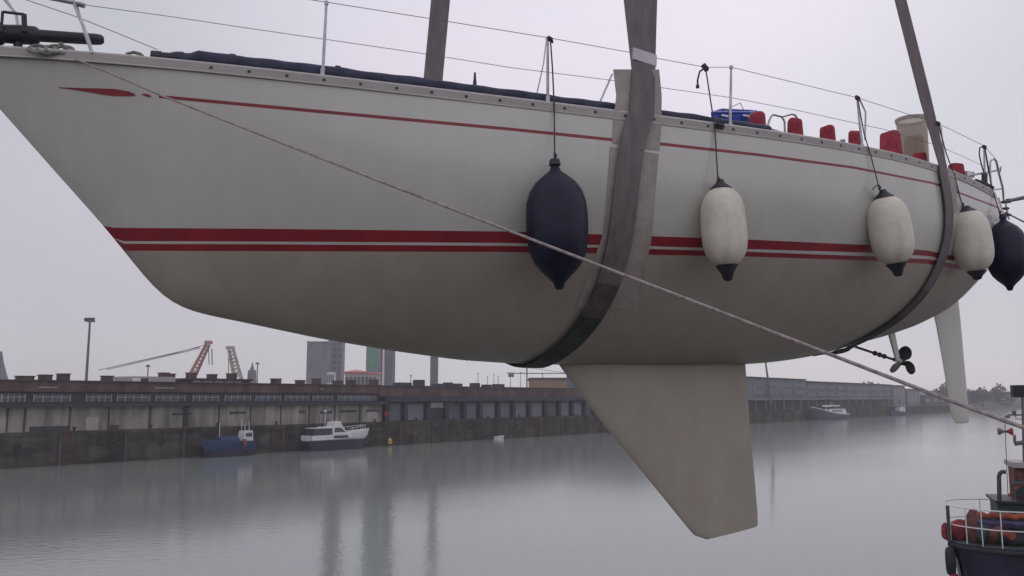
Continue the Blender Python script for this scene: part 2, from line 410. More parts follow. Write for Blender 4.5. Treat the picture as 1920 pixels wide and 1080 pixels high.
# foil-shaped fin and rudder
def foil(name, le, te, thick, m, offs=None, n=18, rows=8):
    """le/te: (u,w) polylines root->tip"""
    mm = MB(); g = []
    R = np.linspace(0, 1, rows)
    for r in R:
        l = np.array([np.interp(r, np.linspace(0, 1, len(le)), [a[0] for a in le]), np.interp(r, np.linspace(0, 1, len(le)), [a[1] for a in le])])
        t = np.array([np.interp(r, np.linspace(0, 1, len(te)), [a[0] for a in te]), np.interp(r, np.linspace(0, 1, len(te)), [a[1] for a in te])])
        c = np.linalg.norm(t - l); ring = []
        for k_ in range(2 * n):
            th = 2 * math.pi * k_ / (2 * n)
            x = 0.5 * (1 + math.cos(th)); yt = thick * 5 * (0.2969 * math.sqrt(x) - 0.126 * x - 0.3516 * x * x + 0.2843 * x ** 3 - 0.1015 * x ** 4)
            yt = yt if th < math.pi else -yt
            q = l + (t - l) * x
            ring.append(B(q[0], yt * c, q[1]))
        ring.append(ring[0]); g.append(ring)
    mm.grid(g, 0, True)
    # closed rounded tip
    tip = np.mean(g[-1][:-1], axis=0)
    g2 = [[p_ * 1 for p_ in g[-1]], [tip + (p_ - tip) * 0.9 - U * 0.02 for p_ in g[-1]], [tip - U * 0.025 + (p_ - tip) * 0.1 for p_ in g[-1]]]
    mm.grid(g2, 0, True)
    return mm.build(name, m, yacht, merge=0.0005, sharp=60)
def L(px, py): return cl(px, py)
foil('keel', [(L(1040, 684)[0], L(1040, 684)[1] + .06), L(1080, 728), L(1131, 796), L(1180, 855), L(1245, 935), L(1300, 1003), L(1318, 1009)],
     [(L(1397, 683)[0], L(1397, 683)[1] + .06), L(1401, 733), L(1405, 785), L(1409, 836), L(1414, 887), L(1420, 958), L(1421, 984)], 0.055, 'foul', rows=14)
foil('rudder', [(L(1744, 560)[0], L(1752, 590)[1] + .22), L(1757, 620), L(1771, 700), L(1783, 780), L(1790, 791)],
     [(L(1793, 540)[0], L(1796, 545)[1] + .12), L(1800, 590), L(1808, 680), L(1817, 778), L(1816, 790)], 0.06, 'gel', rows=10)
# propeller, shaft, strut
hub = np.array([*L(1694, 680)]); s0 = np.array([*L(1585, 644)])
ax = (hub - s0) / np.linalg.norm(hub - s0); AX = D * ax[0] + U * ax[1]
sh = MB(); sh.tube([B(s0[0], 0, s0[1]), B(hub[0] - .03, 0, hub[1] + .005)], 0.016, 8)
for f_ in (0.50, 0.58, 0.66): 
    q = s0 + (hub - s0) * f_; c_ = B(q[0], 0, q[1]); sh.tube([c_ - AX * .022, c_ - AX * .01, c_ + AX * .01, c_ + AX * .022], [.018, .032, .032, .018], 10)
q = s0 + (hub - s0) * .03; c_ = B(q[0], 0, q[1]); sh.tube([c_ - AX * .1, c_ + AX * .12], [.05, .022], 10, 1)
sh.build('propeller_shaft', ['bronze', 'gel'], yacht)
stq = MB(); t0 = np.array(L(1667, 612)); t1 = np.array(L(1683, 674))
t0[1] += .05
stq.hexa([B(t0[0] - .055, -.018, t0[1]), B(t0[0] + .055, -.018, t0[1]), B(t0[0] + .055, .018, t0[1]), B(t0[0] - .055, .018, t0[1])],
         [B(t1[0] - .035, -.012, t1[1]), B(t1[0] + .035, -.012, t1[1]), B(t1[0] + .035, .012, t1[1]), B(t1[0] - .035, .012, t1[1])])
c_ = B(t1[0], 0, t1[1] - .01); stq.tube([c_ - AX * .06, c_ + AX * .05], 0.03, 10)
stq.build('shaft_strut', 'gel', yacht)
pr = MB(); c_ = B(hub[0], 0, hub[1]); pr.tube([c_ - AX * .05, c_ - AX * .04, c_ + AX * .04, c_ + AX * .09], [.03, .04, .036, .01], 12)
pro = pr.build('propeller', 'bronze', yacht)
e1 = U - AX * (U @ AX); e1 /= np.linalg.norm(e1); e2 = np.cross(AX, e1)
for k_ in range(3):
    th = math.radians(4 + 120 * k_); rad = e1 * math.cos(th) + e2 * math.sin(th); tan = -e1 * math.sin(th) + e2 * math.cos(th)
    bl = MB(); g = []
    for r in np.linspace(0, 1, 9):
        R_ = 0.03 + 0.185 * r; wd = 0.078 * math.sqrt(max(0.0, 1 - ((r - .52) / .5) ** 2)) + 0.012 * (1 - r)
        pit = math.radians(34 - 16 * r); chord = tan * math.cos(pit) + AX * math.sin(pit)
        nrm = np.cross(chord, rad)
        g.append([c_ + rad * R_ + chord * wd * x_ + nrm * 0.007 * (1 - x_ * x_) * sgn for x_, sgn in [(-1, 1), (-.5, 1), (0, 1), (.5, 1), (1, 1), (.5, -1), (0, -1), (-.5, -1), (-1, 1)]])
    bl.grid(g, 0, True); bl.build('blade', 'bronze', pro, merge=0.0002)
# transducer bulb under the forebody
td = MB(); q = L(872, 668); c_ = B(q[0], .05, q[1])
td.tube([c_ + U * a for a in (.09, .03, 0, -.02, -.035, -.045)], [.05, .06, .062, .05, .03, .004], 16)
td.build('transducer', 'foul', yacht)
# stanchions
def stanchion(ptop, pbase, offt, offb, r=0.0125, name='stanchion'):
    m = MB(); a = P3(*ptop, offt); b_ = P3(*pbase, offb)
    d = (b_ - a); d /= np.linalg.norm(d)
    m.tube([a, a + (b_ - a) * .5, b_ + d * .03], [r * .8, r, r * 1.1], 8); m.tube([a - d * .012, a + d * .018], r * 1.35, 8)
    m.tube([b_ - d * .05, b_ + d * .03], r * 1.7, 8)
    return m.build(name, 'steel', yacht)
def offx(px, py):
    u, h = hull_at(px, py); return beam(u) - 0.02
ST = [((612, 5), (605, 140)), ((1027, 72), (1027, 192)), ((1371, 126), (1369, 240)), ((1607, 183), (1617, 280)), ((1758, 230), (1768, 312)), ((1845, 274), (1847, 352))]
soff = []
for a, b_ in ST:
    o_ = offx(b_[0], np.interp(b_[0], SX, SY) + 1); soff.append(o_); stanchion(a, b_, o_ - .01, o_)
def wire(pts, name, r=0.0032, m='wire', parent=None, n=5, **k_):
    mm = MB(); mm.tube(pts, r, n); return mm.build(name, m, parent, **k_)
def offat(px):
    return float(np.interp(px, [100, 612, 1027, 1371, 1607, 1758, 1845, 1880], [.35] + soff + [soff[-1] - .1]))
def lwire(pp): return [P3(x, y, offat(x) - .012) for x, y in pp]
wire(lwire([(400, -28), (500, -13), (612, 4), (795, 33), (1030, 71), (1175, 97), (1225, 108), (1322, 126), (1371, 126), (1607, 183), (1718, 219), (1758, 231), (1845, 273), (1868, 300)]), 'lifeline', parent=yacht)
wire(lwire([(150, 8), (320, 31), (480, 55), (612, 74), (790, 100), (960, 127), (1150, 151), (1245, 165), (1371, 183), (1500, 208), (1609, 232), (1660, 243), (1762, 274), (1846, 312)]), 'lifeline', r=.0028, parent=yacht)
# braces and extra tubes at the gate, quarter and opposite side
for pts, off_, r in [([(1024, 78), (1019, 120), (1006, 178)], soff[1] - .2, .006), ([(1148, 139), (1125, 191)], -0.9, .012),
                     ([(1611, 185), (1623, 210), (1622, 262)], soff[3] - .1, .009), ([(1764, 236), (1772, 305)], soff[4] - .12, .009)]:
    m = MB(); m.tube([P3(x, y, off_) for x, y in pts], r, 7); m.build('brace', 'steel', yacht)
# pulpit
pm = MB()
pm.tube([P3(173, 100, .43), P3(155, 45, .40), P3(137, 0, .36), P3(120, -40, .33)], .016, 8)
pm.tube([P3(152, 8, .37), P3(90, -4, .35), P3(-40, -24, .2), P3(-140, -40, 0.0), P3(-30, -38, -.25)], .016, 8)
pm.tube([P3(40, 95, .0), P3(32, 27, -.05), P3(11, 0, -.1), P3(-15, -38, -.2)], .017, 8)
pm.tube([P3(145, 7, .37), P3(160, 11, .38)], .022, 8)
pm.build('pulpit', 'steel', yacht)
# pushpit
pm = MB(); o5 = soff[-1]
pm.tube([P3(1859, 352, o5 - .1), P3(1856, 320, o5 - .12), P3(1857, 303, o5 - .14), P3(1862, 297, o5 - .16), P3(1868, 302, o5 - .2), P3(1873, 325, o5 - .3), P3(1880, 352, o5 - .4), P3(1882, 376, o5 - .45)], .013, 8)
pm.tube([P3(1812, 330, o5 + .1), P3(1845, 324, o5 - .05), P3(1872, 319, o5 - .3)], .013, 8)
pm.tube([P3(1862, 356, o5 - .1), P3(1877, 354, o5 - .4)], .01, 8)
pm.tube([P3(1855, 388, o5 - .1), P3(1859, 352, o5 - .1)], .013, 8)
pm.tube([P3(1870, 318, o5 - .3), P3(1877, 312, o5 - .3), P3(1875, 322, o5 - .3)], .012, 6)
pm.build('pushpit', 'steel', yacht)
ld = MB()
for k_ in range(2): ld.tube([P3(1872 + 12 * k_, 370 + 4 * k_, o5 - .35), P3(1884 + 8 * k_, 412, o5 - .38)], .012, 7)
for k_ in range(3): ld.obox((P3(1876 + 4 * k_, 378 + 12 * k_, o5 - .35) + P3(1888 + 3 * k_, 380 + 12 * k_, o5 - .36)) / 2, D * .035, N * .03, U * .012, 1)
ld.build('stern_ladder', ['white', 'black'], yacht)
# deck-edge fittings
fm = MB(); c_ = surf(1346, 238, .03); fm.obox(c_, D * .042, N * .012, U * .022); fm.tube([c_ - D * .03 + N * .01, c_ + D * .03 + N * .01], .014, 8)
fm.build('fairlead', 'black', yacht)
for x, y0, y1 in [(890, 136, 164)]:
    m = MB(); a = P3(x, y1 + 8, 1.0); b_ = P3(x + .5, y0, 1.0); m.tube([a, a * .5 + b_ * .5, a * .35 + b_ * .65, b_], [.02, .016, .012, .009], 8); m.build('deck_antenna', 'black', yacht)
gr = MB()
o_ = 1.0
gr.tube([P3(1438, 240, o_), P3(1444, 222, o_), P3(1449, 215, o_), P3(1466, 219, o_), P3(1484, 214, o_), P3(1491, 216, o_), P3(1497, 226, o_), P3(1498, 255, o_)], .011, 8)
gr.tube([P3(1466, 219, o_), P3(1471, 228, o_), P3(1472, 250, o_)], .011, 8)
gr.build('grab_rail', 'steel', yacht)
# low coaming / rolled canvas seen dark behind the toe rail amidships
cm = MB(); g = []
for t in np.linspace(0, 1, 26):
    px = 1335 + t * 330; py = np.interp(px, [1335, 1400, 1440, 1480, 1560, 1665], [226, 229, 238, 251, 266, 286]); sy_ = np.interp(px, SX, SY)
    a = P3(px, py, 1.15); b_ = P3(px, sy_ + 16, 1.2); c2 = P3(px, py + 2, .85)
    a2 = P3(px, py + 1, 1.19)
    g.append([b_, a2, a, c2])
cm.grid(g, 0, True); cm.build('cockpit_coaming', 'alu', yacht)
# ------------------------------------------------------------------ things lying on the yacht
# rolled sail in navy canvas following the rail
rs = thing('rolled_sail', P3(297, 107, .5), 'long navy canvas sail roll lying along the rail of the yacht', 'rolled sail')
ua, ub = cl(345, 107, .6)[0], cl(1440, 245, 1.6)[0]
pts = []; rr = []
for i, u in enumerate(np.linspace(ua, ub, 90)):
    t = i / 89; r = (0.068 - 0.020 * t) * (1 + 0.02 * math.sin(i * 1.3) + 0.02 * math.sin(i * .45))
    if i < 2: r *= .8
    r *= 1
    pts.append(B(u, beam(u) - 0.095, sheer(u) + r - 0.003 + .002 * math.sin(i * .7))); rr.append(r)
m = MB(); m.tube(pts, rr, 14); m.build('cover', 'navy', rs)
m = MB(); e0 = pts[0]; d0 = pts[0] - pts[3]; d0 /= np.linalg.norm(d0)
e0 = e0 + U * .012; d0 = d0 + U * .05; m.tube([e0, e0 + d0 * .05, e0 + d0 * .09], [.052, .05, .042], 12); m.tube([e0 + d0 * .09, e0 + d0 * .17], .038, 10)
m.tube([e0 + d0 * .17, e0 + d0 * .24], .046, 10)
m.build('spar_end', 'black', rs)
for x in (445, 633):
    m = MB(); u = cl(x, np.interp(x, SX, SY), .9)[0]; c_ = B(u, beam(u) - .095, sheer(u) + .125)
    m.tube([c_ - D * .04 - U * .02, c_ - D * .025 + U * .012, c_ + D * .01 + U * .012, c_ + D * .025 - U * .01], .006, 6); m.build('tie', 'black', rs)
wire([P3(295, 93, .45), P3(220, 62, .4), P3(145, 32, .33), P3(50, 0, .2), P3(0, -22, .1)], 'stay_wire', parent=rs)
# furling drum in the bow
fd = thing('furling_drum', P3(40, 94, .15), 'black furling drum with a tapered tube lying in the bow pulpit', 'furling drum')
def lt(px, off=.12): return P3(px, np.interp(px, [-60, 0, 75, 200], [61, 63, 67, 75]), off)
m = MB(); m.tube([lt(-50), lt(-48), lt(4), lt(8)], [.06, .085, .085, .07], 16); m.tube([lt(8), lt(40), lt(68), lt(74)], [.07, .075, .07, .055], 16); m.build('drum', 'black', fd)
m = MB(); m.tube([lt(74), lt(180), lt(190), lt(195)], [.048, .045, .04, .025], 14); m.build('tube', 'black', fd)
m = MB()
for a, b_ in [((5, 22), (45, 27)), ((45, 27), (46, 60)), ((5, 22), (2, 60))]: m.tube([P3(*a, .2), P3(*b_, .2)], .012 if b_[0] != 46 else .022, 6)
m.build('bracket', 'black', fd)
m = MB(); m.tube([P3(34, 70, .12), P3(33, 97, .12)], [.035, .03], 8); m.tube([P3(58, 78, .12), P3(64, 84, .12), P3(72, 96, .12)], [.03, .022, .012], 8); m.tube([P3(-5, 70, .12), P3(0, 96, .12)], [.02, .02], 8)
m.build('foot', 'black', fd)
# coil of old rope at the bow
m = MB()
for k_ in range(4):
    cx = 70 + k_ * 17; pts = []
    for t in np.linspace(0, 2 * math.pi, 20): pts.append(P3(cx + 17 * math.cos(t), 92 + 7 * math.sin(t) + k_ % 2 * 2, .3 + .06 * math.sin(t)))
    m.tube(pts, .012, 6)
m.tube([P3(112, 80, .33), P3(125, 90, .34), P3(134, 97, .36)], .012, 6)
GR = mat('green_rope', (0.15, 0.17, 0.14), .9, var=.4, scale=30)
m.build('rope_coil', GR, label='grey green rope coil heaped on the bow beside the furling drum', category='rope coil')
m = MB(); m.tube([P3(236, 102, .44), P3(250, 98, .46), P3(262, 101, .48), P3(268, 106, .5)], .014, 6)
m.build('rope_end', GR, label='short bight of rope lying on the rail left of the sail roll', category='rope')
# blue crate
bc = thing('blue_crate', P3(1372, 240, .9), 'blue plastic crate with thin wire handle beside the first red winch cover', 'crate')
m = MB(); o_ = .95
def Q(px, py, off=.95): return P3(px, py, off)
a = [Q(1342, 246, 1.1), Q(1404, 246, 1.1), Q(1412, 246, .75), Q(1350, 246, .75)]
b_ = [Q(1335, 212, 1.12), Q(1405, 212, 1.12), Q(1418, 209, .72), Q(1352, 206, .72)]
th_ = .02
m.hexa(a[:2] + [a[1] - N * .02, a[0] - N * .02], b_[:2] + [b_[1] - N * .02, b_[0] - N * .02])
m.hexa([a[3] + N * .02, a[2] + N * .02, a[2], a[3]], [b_[3] + N * .02, b_[2] + N * .02, b_[2], b_[3]])
m.hexa([a[0], a[0] + D * .02, a[3] + D * .02, a[3]], [b_[0], b_[0] + D * .02, b_[3] + D * .02, b_[3]])
m.hexa([a[1] - D * .02, a[1], a[2], a[2] - D * .02], [b_[1] - D * .02, b_[1], b_[2], b_[2] - D * .02])
m.build('crate_body', 'blue', bc)
m = MB()
for i in range(4): m.tube([b_[i] + U * .005, b_[(i + 1) % 4] + U * .005], .012, 6)
m.build('rim', 'blue', bc)
m = MB(); m.tube([Q(1356, 212, 1.1), Q(1375, 199, 1.), Q(1388, 193, .95), Q(1394, 206, .9)], .004, 5); m.build('handle', 'wire', bc)
for q in ((1352, 1366), (1394, 1404)):
    m = MB(); m.obox((Q(q[0], 217, 1.14) + Q(q[1], 217, 1.14)) / 2, D * .04, N * .006, U * .009); m.build('highlight_bar', 'white', bc)  # white highlights on the crate front, made as thin raised bars
# red winch covers
def wcover(x0, x1, y0, label, slot=False, dome=True, yb=None, off=.45, bulge=1.2):
    xc = (x0 + x1) / 2; sy_ = np.interp(xc, SX, SY); u, h = hull_at(xc, sy_ + 1); o_ = beam(u) - off
    top = P3(xc, y0, o_); un, wn_ = cl(xc, y0, o_); base = B(un, o_, sheer(un) - .06)
    pxm = abs(proj(top + D * .5)[0] - proj(top - D * .5)[0])
    r = (x1 - x0) / 2 / math.hypot(pxm, 0) * 1.0
    r = (x1 - x0) / 2 / (F / (top[1] * cp + (top[2] - EYE) * sp))
    r *= 1.08
    w = thing('winch_cover', base, label, 'winch cover', 'red covers on the cockpit winches')
    m = MB(); n = 20; H = top[2] - base[2]; g = []
    prof_ = [(bulge, 0), (bulge * .98, .08), (1.0, .55), (.93, .9), (.88, .97), (.75, 1.0), (.4, 1.01), (.01, 1.012)]
    for q, z_ in prof_:
        g.append([base + np.array([math.cos(t), math.sin(t), 0]) * r * q * (1 + .035 * math.sin(5 * t + x0) + .02 * math.sin(9 * t + 3 * z_)) + U * H * z_ * (1 + .02 * math.sin(2 * t + x0)) for t in np.linspace(0, 2 * math.pi, n + 1)])
    m.grid(g, 0, True); m.build('canvas', 'cover', w, merge=.0005)
    m = MB(); m.tube([base + np.array([math.cos(t), math.sin(t), 0]) * r * (bulge + .02) + U * .012 for t in np.linspace(0, 2 * math.pi, 21)], .008, 6); m.build('hem', 'cover', w)
    return w
wcover(1405, 1434, 213, 'red winch cover overlapping the right end of the blue crate')
wcover(1477, 1504, 224, 'red winch cover under the curved grab rail')
wcover(1537, 1564, 238, 'red winch cover standing alone right of the grab rail')
wcover(1591, 1612, 247, 'small red winch cover just left of the rail post')
wcover(1650, 1686, 249, 'large red winch cover left of the cloudy plastic bin')
wcover(1712, 1736, 288, 'low red winch cover at the foot of the plastic bin', off=.3)
wcover(1779, 1806, 308, 'low red winch cover right of the aft sling', off=.3)
m = MB()
c_ = P3(1580, 266, 1.1); m.tube([c_ - U * .08, c_ + U * .02], .03, 8); m.build('deck_vent', 'alu', yacht)
c_ = P3(1813, 324, 1.0); m = MB(); m.obox(c_ - U * .03, D * .05, N * .04, U * .04); m.obox(c_ + D * .07 - U * .02, D * .02, N * .03, U * .035, 1); m.build('deck_box', ['white', 'metal'], yacht)
# cloudy plastic bin with red-brown contents
xc = 1711; o_ = .85; top = P3(xc, 224, o_); un, _ = cl(xc, 224, o_); base = B(un, o_, sheer(un) - .08); r = 27 / (F / (top[1] * cp + (top[2] - EYE) * sp)); H = top[2] - base[2]
pb = thing('plastic_bin', base, 'tall cloudy plastic bin with brown contents on the deck beside the aft sling', 'plastic bin')
m = MB(); tilt = D * -.02
def ring(z_, q): return [base + tilt * z_ + np.array([math.cos(t), math.sin(t), 0]) * r * q + U * H * z_ for t in np.linspace(0, 2 * math.pi, 33)]
m.grid([ring(0, .86), ring(.9, .98), ring(1, 1.0), ring(1, 1.04), ring(.955, 1.04), ring(.95, 1.0)], 0, True, flip=True); m.build('bin_shell', 'bin', pb)
m = MB(); m.tube([base + U * .02, base + U * .28 * H / .5 * .9, base + U * H * .72], [r * .62, r * .66, r * .6], 14); m.build('contents', mat('brown_contents', (.20, .075, .05), .9, var=.4, scale=7), pb)
m = MB(); m.tube(ring(1.0, 1.03), .008, 6); m.build('rim', 'bead', pb)

# ------------------------------------------------------------------ lifting slings
def ribbon(m, P, Nn, Wd, th=0.014, mi=0, lift=0.026, MI=None):
    P = [np.array(p_) for p_ in P]; secs = []
    for i, p_ in enumerate(P):
        t = P[min(i + 1, len(P) - 1)] - P[max(i - 1, 0)]; t /= np.linalg.norm(t)
        n = Nn[i] - t * (Nn[i] @ t); n /= np.linalg.norm(n); s_ = np.cross(t, n)
        w = Wd[i] / 2
        secs.append([p_ - s_ * w + n * lift, p_ + s_ * w + n * lift, p_ + s_ * w + n * (lift + th), p_ - s_ * w + n * (lift + th), p_ - s_ * w + n * lift])
    for j in range(4):
        for i in range(len(secs) - 1): m.grid([[s_[j], s_[j + 1]] for s_ in secs[i:i + 2]], MI[i] if MI else mi, True)
    m.add(secs[0][:4], [(0, 1, 2, 3)], mi); m.add(secs[-1][:4], [(3, 2, 1, 0)], mi)
def sling(name, label, cen, width, du_far, near_top, far_top, topoffn, topofff, hooksy, hang=0.2):
    uh = [hull_at(x, y) for x, y in cen]
    uh.sort(key=lambda q: -q[1])
    hs_ = [q[1] for q in uh]; us2 = [q[0] for q in uh]
    uc = us2[-1] + (us2[-1] - us2[-4]) * 0.25 if False else us2[-1]
    H_ = np.array(hs_[::-1]); UU = np.array(us2[::-1])
    co = np.polyfit(H_, UU, 5 if len(H_) > 11 else 3)
    u_n = lambda h: float(np.polyval(co, np.clip(h, H_.min(), 1)))
    u_bot = u_n(0)
    P = []; NN = []; WW = []
    ntop = near_top; A0 = HP(u_n(1), 1)
    for t in np.linspace(0, 1, 12)[:-1]:
        P.append(ntop * (1 - t) + A0 * t); NN.append(N); WW.append(width)
    hh = list(np.linspace(1, 0.0, 46) ** 1.3)
    for h in hh:
        P.append(HP(u_n(h), max(h, .0))); 
        n = hn(u_n(h), max(h, .02)); n = n if h > 0.02 else -U
        NN.append(n); WW.append(width)
    for h in hh[::-1][1:]:
        u = u_bot + du_far * (h ** .8)
        P.append(HPs(u, h, -1)); NN.append(hn(u, max(h, .02), -1)); WW.append(width)
    B0 = P[-1]
    for t in np.linspace(0, 1, 12)[1:]:
        P.append(B0 * (1 - t) + far_top * t); NN.append(-N); WW.append(width)
    hz = [(p_ - C)[2] for p_ in P]; zb_ = min(hz)
    wet = [2 if z_ - zb_ < .42 else (1 if z_ - zb_ < .72 else 0) for z_ in hz]
    m = MB(); ribbon(m, P, NN, WW, MI=wet)
    root = thing(name, (P[40][0], P[40][1], P[60][2]), label, 'lifting sling', 'crane slings under the yacht')
    m.build('webbing', ['web', 'web2', 'web3'], root, merge=.0005)
    return root, A0, ntop, u_n
# upper ends reach the crane spreader high out of view
def upto(px0, py0, off0, px1, py1, off1, z):
    """straight line through two sighted points, carried up to height z"""
    a = P3(px0, py0, off0); b_ = P3(px1, py1, off1); t = (z - a[2]) / (b_[2] - a[2]); return a + (b_ - a) * t
cenF = [(1194, 222), (1190, 250), (1183, 300), (1172, 365), (1156, 451), (1141, 508), (1120, 560), (1096, 610), (1066, 656), (1035, 670), (992, 677)]
uF = hull_at(1195, 216)[0]
ntF = upto(1195, 215, beam(uF), 1203, 0, beam(uF) - .06, EYE + 11)
farF_base = P3(801, 150, -1.62); ftF = upto(801, 150, -1.62, 817, 0, -1.58, EYE + 11)
uc0 = cl(1040, 684)[0]
u_far = cl(800, 165, -1.62)[0]
rF, A0, nt_, unF = sling('lifting_sling', 'broad grey brown sling round the middle of the hull beside the navy fender', cenF, .232, u_far - cl(1010, 680)[0], ntF, ftF, 0, 0, 0)
# white tape band on the forward sling
m = MB(); 
def onstrap(py):
    ts = np.linspace(0, 1, 400); ys = [proj(A0 + (nt_ - A0) * t)[1] for t in ts]; i = int(np.argmin([abs(y - py) for y in ys])); return A0 + (nt_ - A0) * ts[i]
tpz = [onstrap(y) for y in (102, 107, 112, 117, 122)]
ribbon(m, tpz, [N] * 5, [.246, .249, .251, .248, .25], .016, 0, .032); m.build('tape_band', 'tape', rF)
cenA = [(1761, 306), (1768, 345), (1772, 380), (1774, 418), (1771, 448), (1764, 478), (1752, 507), (1735, 537), (1710, 567), (1677, 596), (1638, 624), (1592, 645)]
uA = hull_at(1761, 308)[0]
ntA = upto(1760, 300, beam(uA), 1684, 0, beam(uA) - .05, EYE + 11)
ftA = HPs(uA - .7, 1, -1) + np.array([-1.6, .2, 8.5])
rA, *_ = sling('lifting_sling', 'narrower grey sling round the stern quarter between two white fenders', cenA, .185, -1.3, ntA, ftA, 0, 0, 0)
# protective sheets under the slings
def sheet(rowsL, rowsR, n, label, curl=0.0, off=.006):
    m = MB(); g = []; g2 = []
    yL = [p_[1] for p_ in rowsL]; xL = [p_[0] for p_ in rowsL]; yR = [p_[1] for p_ in rowsR]; xR = [p_[0] for p_ in rowsR]
    for t in np.linspace(0, 1, n):
        a = (np.interp(t, np.linspace(0, 1, len(xL)), xL), np.interp(t, np.linspace(0, 1, len(yL)), yL))
        b_ = (np.interp(t, np.linspace(0, 1, len(xR)), xR), np.interp(t, np.linspace(0, 1, len(yR)), yR))
        r1, r2 = [], []
        for q in np.linspace(0, 1, 9):
            x, y = a[0] * (1 - q) + b_[0] * q, a[1] * (1 - q) + b_[1] * q
            lift = off - .002 + curl * abs(2 * q - 1) ** 3 * (1 - t) + .002 * math.sin(9 * q + 14 * t)
            p_ = surf(x, y, lift); r1.append(p_); r2.append(p_ - N * .004)
        g.append(r1); g2.append(r2)
    m.grid(g, 0, True); m.grid(g2, 0, True, flip=True)
    return m.build('padding_sheet', 'card', label=label, category='padding', group='felt sheets padding the slings')
sheet([(1150, 130), (1156, 180), (1150, 225), (1147, 268)], [(1236, 130), (1241, 180), (1240, 225), (1236, 283)], 20, 'beige padding sheet standing above the rail behind the broad sling', curl=.012)
sheet([(1144, 275), (1138, 360), (1130, 440), (1105, 510), (1080, 575)], [(1235, 289), (1228, 365), (1221, 451), (1209, 508), (1193, 580)], 24, 'long beige padding sheet on the hull behind the broad sling below its upper piece')
sheet([(1755, 318), (1765, 350), (1768, 395)], [(1791, 319), (1793, 350), (1794, 400)], 10, 'short grey padding sheet behind the narrow sling at the stern')

# ------------------------------------------------------------------ fenders
def fender(label, top, bot, wpx, ropepts, kind, out_=None, coneT=0, coneB=0, knot=True, tail=False):
    cx, cy = (top[0] + bot[0]) / 2, (top[1] + bot[1]) / 2
    if out_ is None:
        u, h = hull_at(min(cx, 1855), min(cy, 470)); hp = HP(u, h); dist0 = hp[1]
        r = wpx / 2 / F * (hp[1] * cp + (hp[2] - EYE) * sp); off_ = (hp - C) @ N + r * .95
    else: off_ = out_
    a, b_ = P3(*top, off_), P3(*bot, off_); r = wpx / 2 / (F / (a[1] * cp + (a[2] - EYE) * sp))
    root = thing('boat_fender', b_, label, 'fender', 'fenders hanging along the yacht side')
    ax_ = b_ - a; Ln = np.linalg.norm(ax_); ax_ /= Ln
    if kind == 'navy':
        z_ = [0, .02, .05, .09, .13, .18, .25, .34, .44, .54, .64, .73, .80, .86, .91, .95, .98, 1.0]
        q_ = [.09, .11, .13, .2, .42, .66, .86, .97, 1, 1, .97, .89, .76, .56, .34, .19, .15, .10]
        m = MB(); m.tube([a + ax_ * Ln * t for t in z_], [r * q for q in q_], 28); m.build('fender_body', 'navyv', root, sharp=70)
        m = MB(); m.tube([a + ax_ * -.005, a + ax_ * .045], [r * .16, r * .2], 10); m.build('eye', 'black', root)
    else:
        z_ = list(np.linspace(0, 1, 22)); m = MB()
        def rad(t): 
            e = abs(2 * t - 1); base_ = (1 - e ** 3.2) ** (1 / 2.3) if e < 1 else 0
            return max(base_, .28) * (1 + .03 * (t - .5))
        m.tube([a + ax_ * Ln * t for t in z_], [r * rad(t) for t in z_], 28); m.build('fender_body', 'whitev', root, sharp=70)
        m = MB(); m.tube([a - ax_ * coneT, a - ax_ * coneT * .5, a + ax_ * .012, a + ax_ * .02], [r * .13, r * .22, r * .48, r * .3], 16); m.build('end_cap', 'black', root)
        m = MB(); m.tube([b_ - ax_ * .022, b_ - ax_ * .01, b_ + ax_ * coneB * .5, b_ + ax_ * coneB * .9, b_ + ax_ * coneB], [r * .3, r * .5, r * .27, r * .2, r * .12], 16); m.build('end_cap', 'black', root)
    # rope: from rail to eye
    pts = []
    for i, (x, y) in enumerate(ropepts):
        f_ = i / (len(ropepts) - 1); u, h = hull_at(x, max(y, np.interp(x, SX, SY)))
        o_ = beam(min(u, 6.3)) + .018 if y < np.interp(x, SX, SY) + 6 else None
        if o_ is None:
            t = (y - np.interp(x, SX, SY)) / (ropepts[-1][1] - np.interp(x, SX, SY)); o0 = beam(min(u, 6.3)) + .018; o_ = o0 + (off_ - o0) * t
        if i == len(ropepts) - 1: o_ = off_
        pts.append(P3(x, y, o_))
    m = MB(); m.tube(pts, .0065, 6)
    k0 = pts[0]; m.tube([k0 + U * .02 - D * .02, k0 + N * .02, k0 - U * .02 + D * .02, k0 - N * .02, k0 + U * .02 - D * .02], .012, 6)
    e0 = pts[-1]; m.tube([e0 - U * .025, e0 + N * .012, e0 + U * .025], [.01, .016, .01], 7)
    if tail: m.tube([e0 + U * .03, e0 - D * .05 + U * .01, e0 - D * .09 - U * .03], .007, 6)
    return m.build('fender_line', 'line', root), root
fender('large navy fender hanging left of the broad sling', (1040, 300), (1049, 543), 116, [(1032, 74), (1036, 130), (1039, 195), (1040, 292)], 'navy')
_, f2 = fender('white fender hanging just right of the broad sling', (1351, 351), (1363, 500), 84, [(1323, 127), (1331, 180), (1340, 238), (1346, 336)], 'white', coneT=.07, coneB=.125)
m = MB(); o_ = soff[2] + .02; m.tube([P3(1322, 127, o_), P3(1312, 134, o_), P3(1308, 150, o_), P3(1308, 162, o_)], .009, 6); m.tube([P3(1308, 160, o_), P3(1308, 165, o_)], .016, 6); m.tube([P3(1318, 121, o_), P3(1326, 132, o_)], .024, 8)
m.build('rope_tail', 'line', f2)
fender('white fender hanging left of the stern sling with a loose rope tail', (1657, 368), (1681, 496), 77, [(1608, 184), (1620, 250), (1635, 300), (1648, 352)], 'white', coneT=.07, coneB=.12, tail=True)
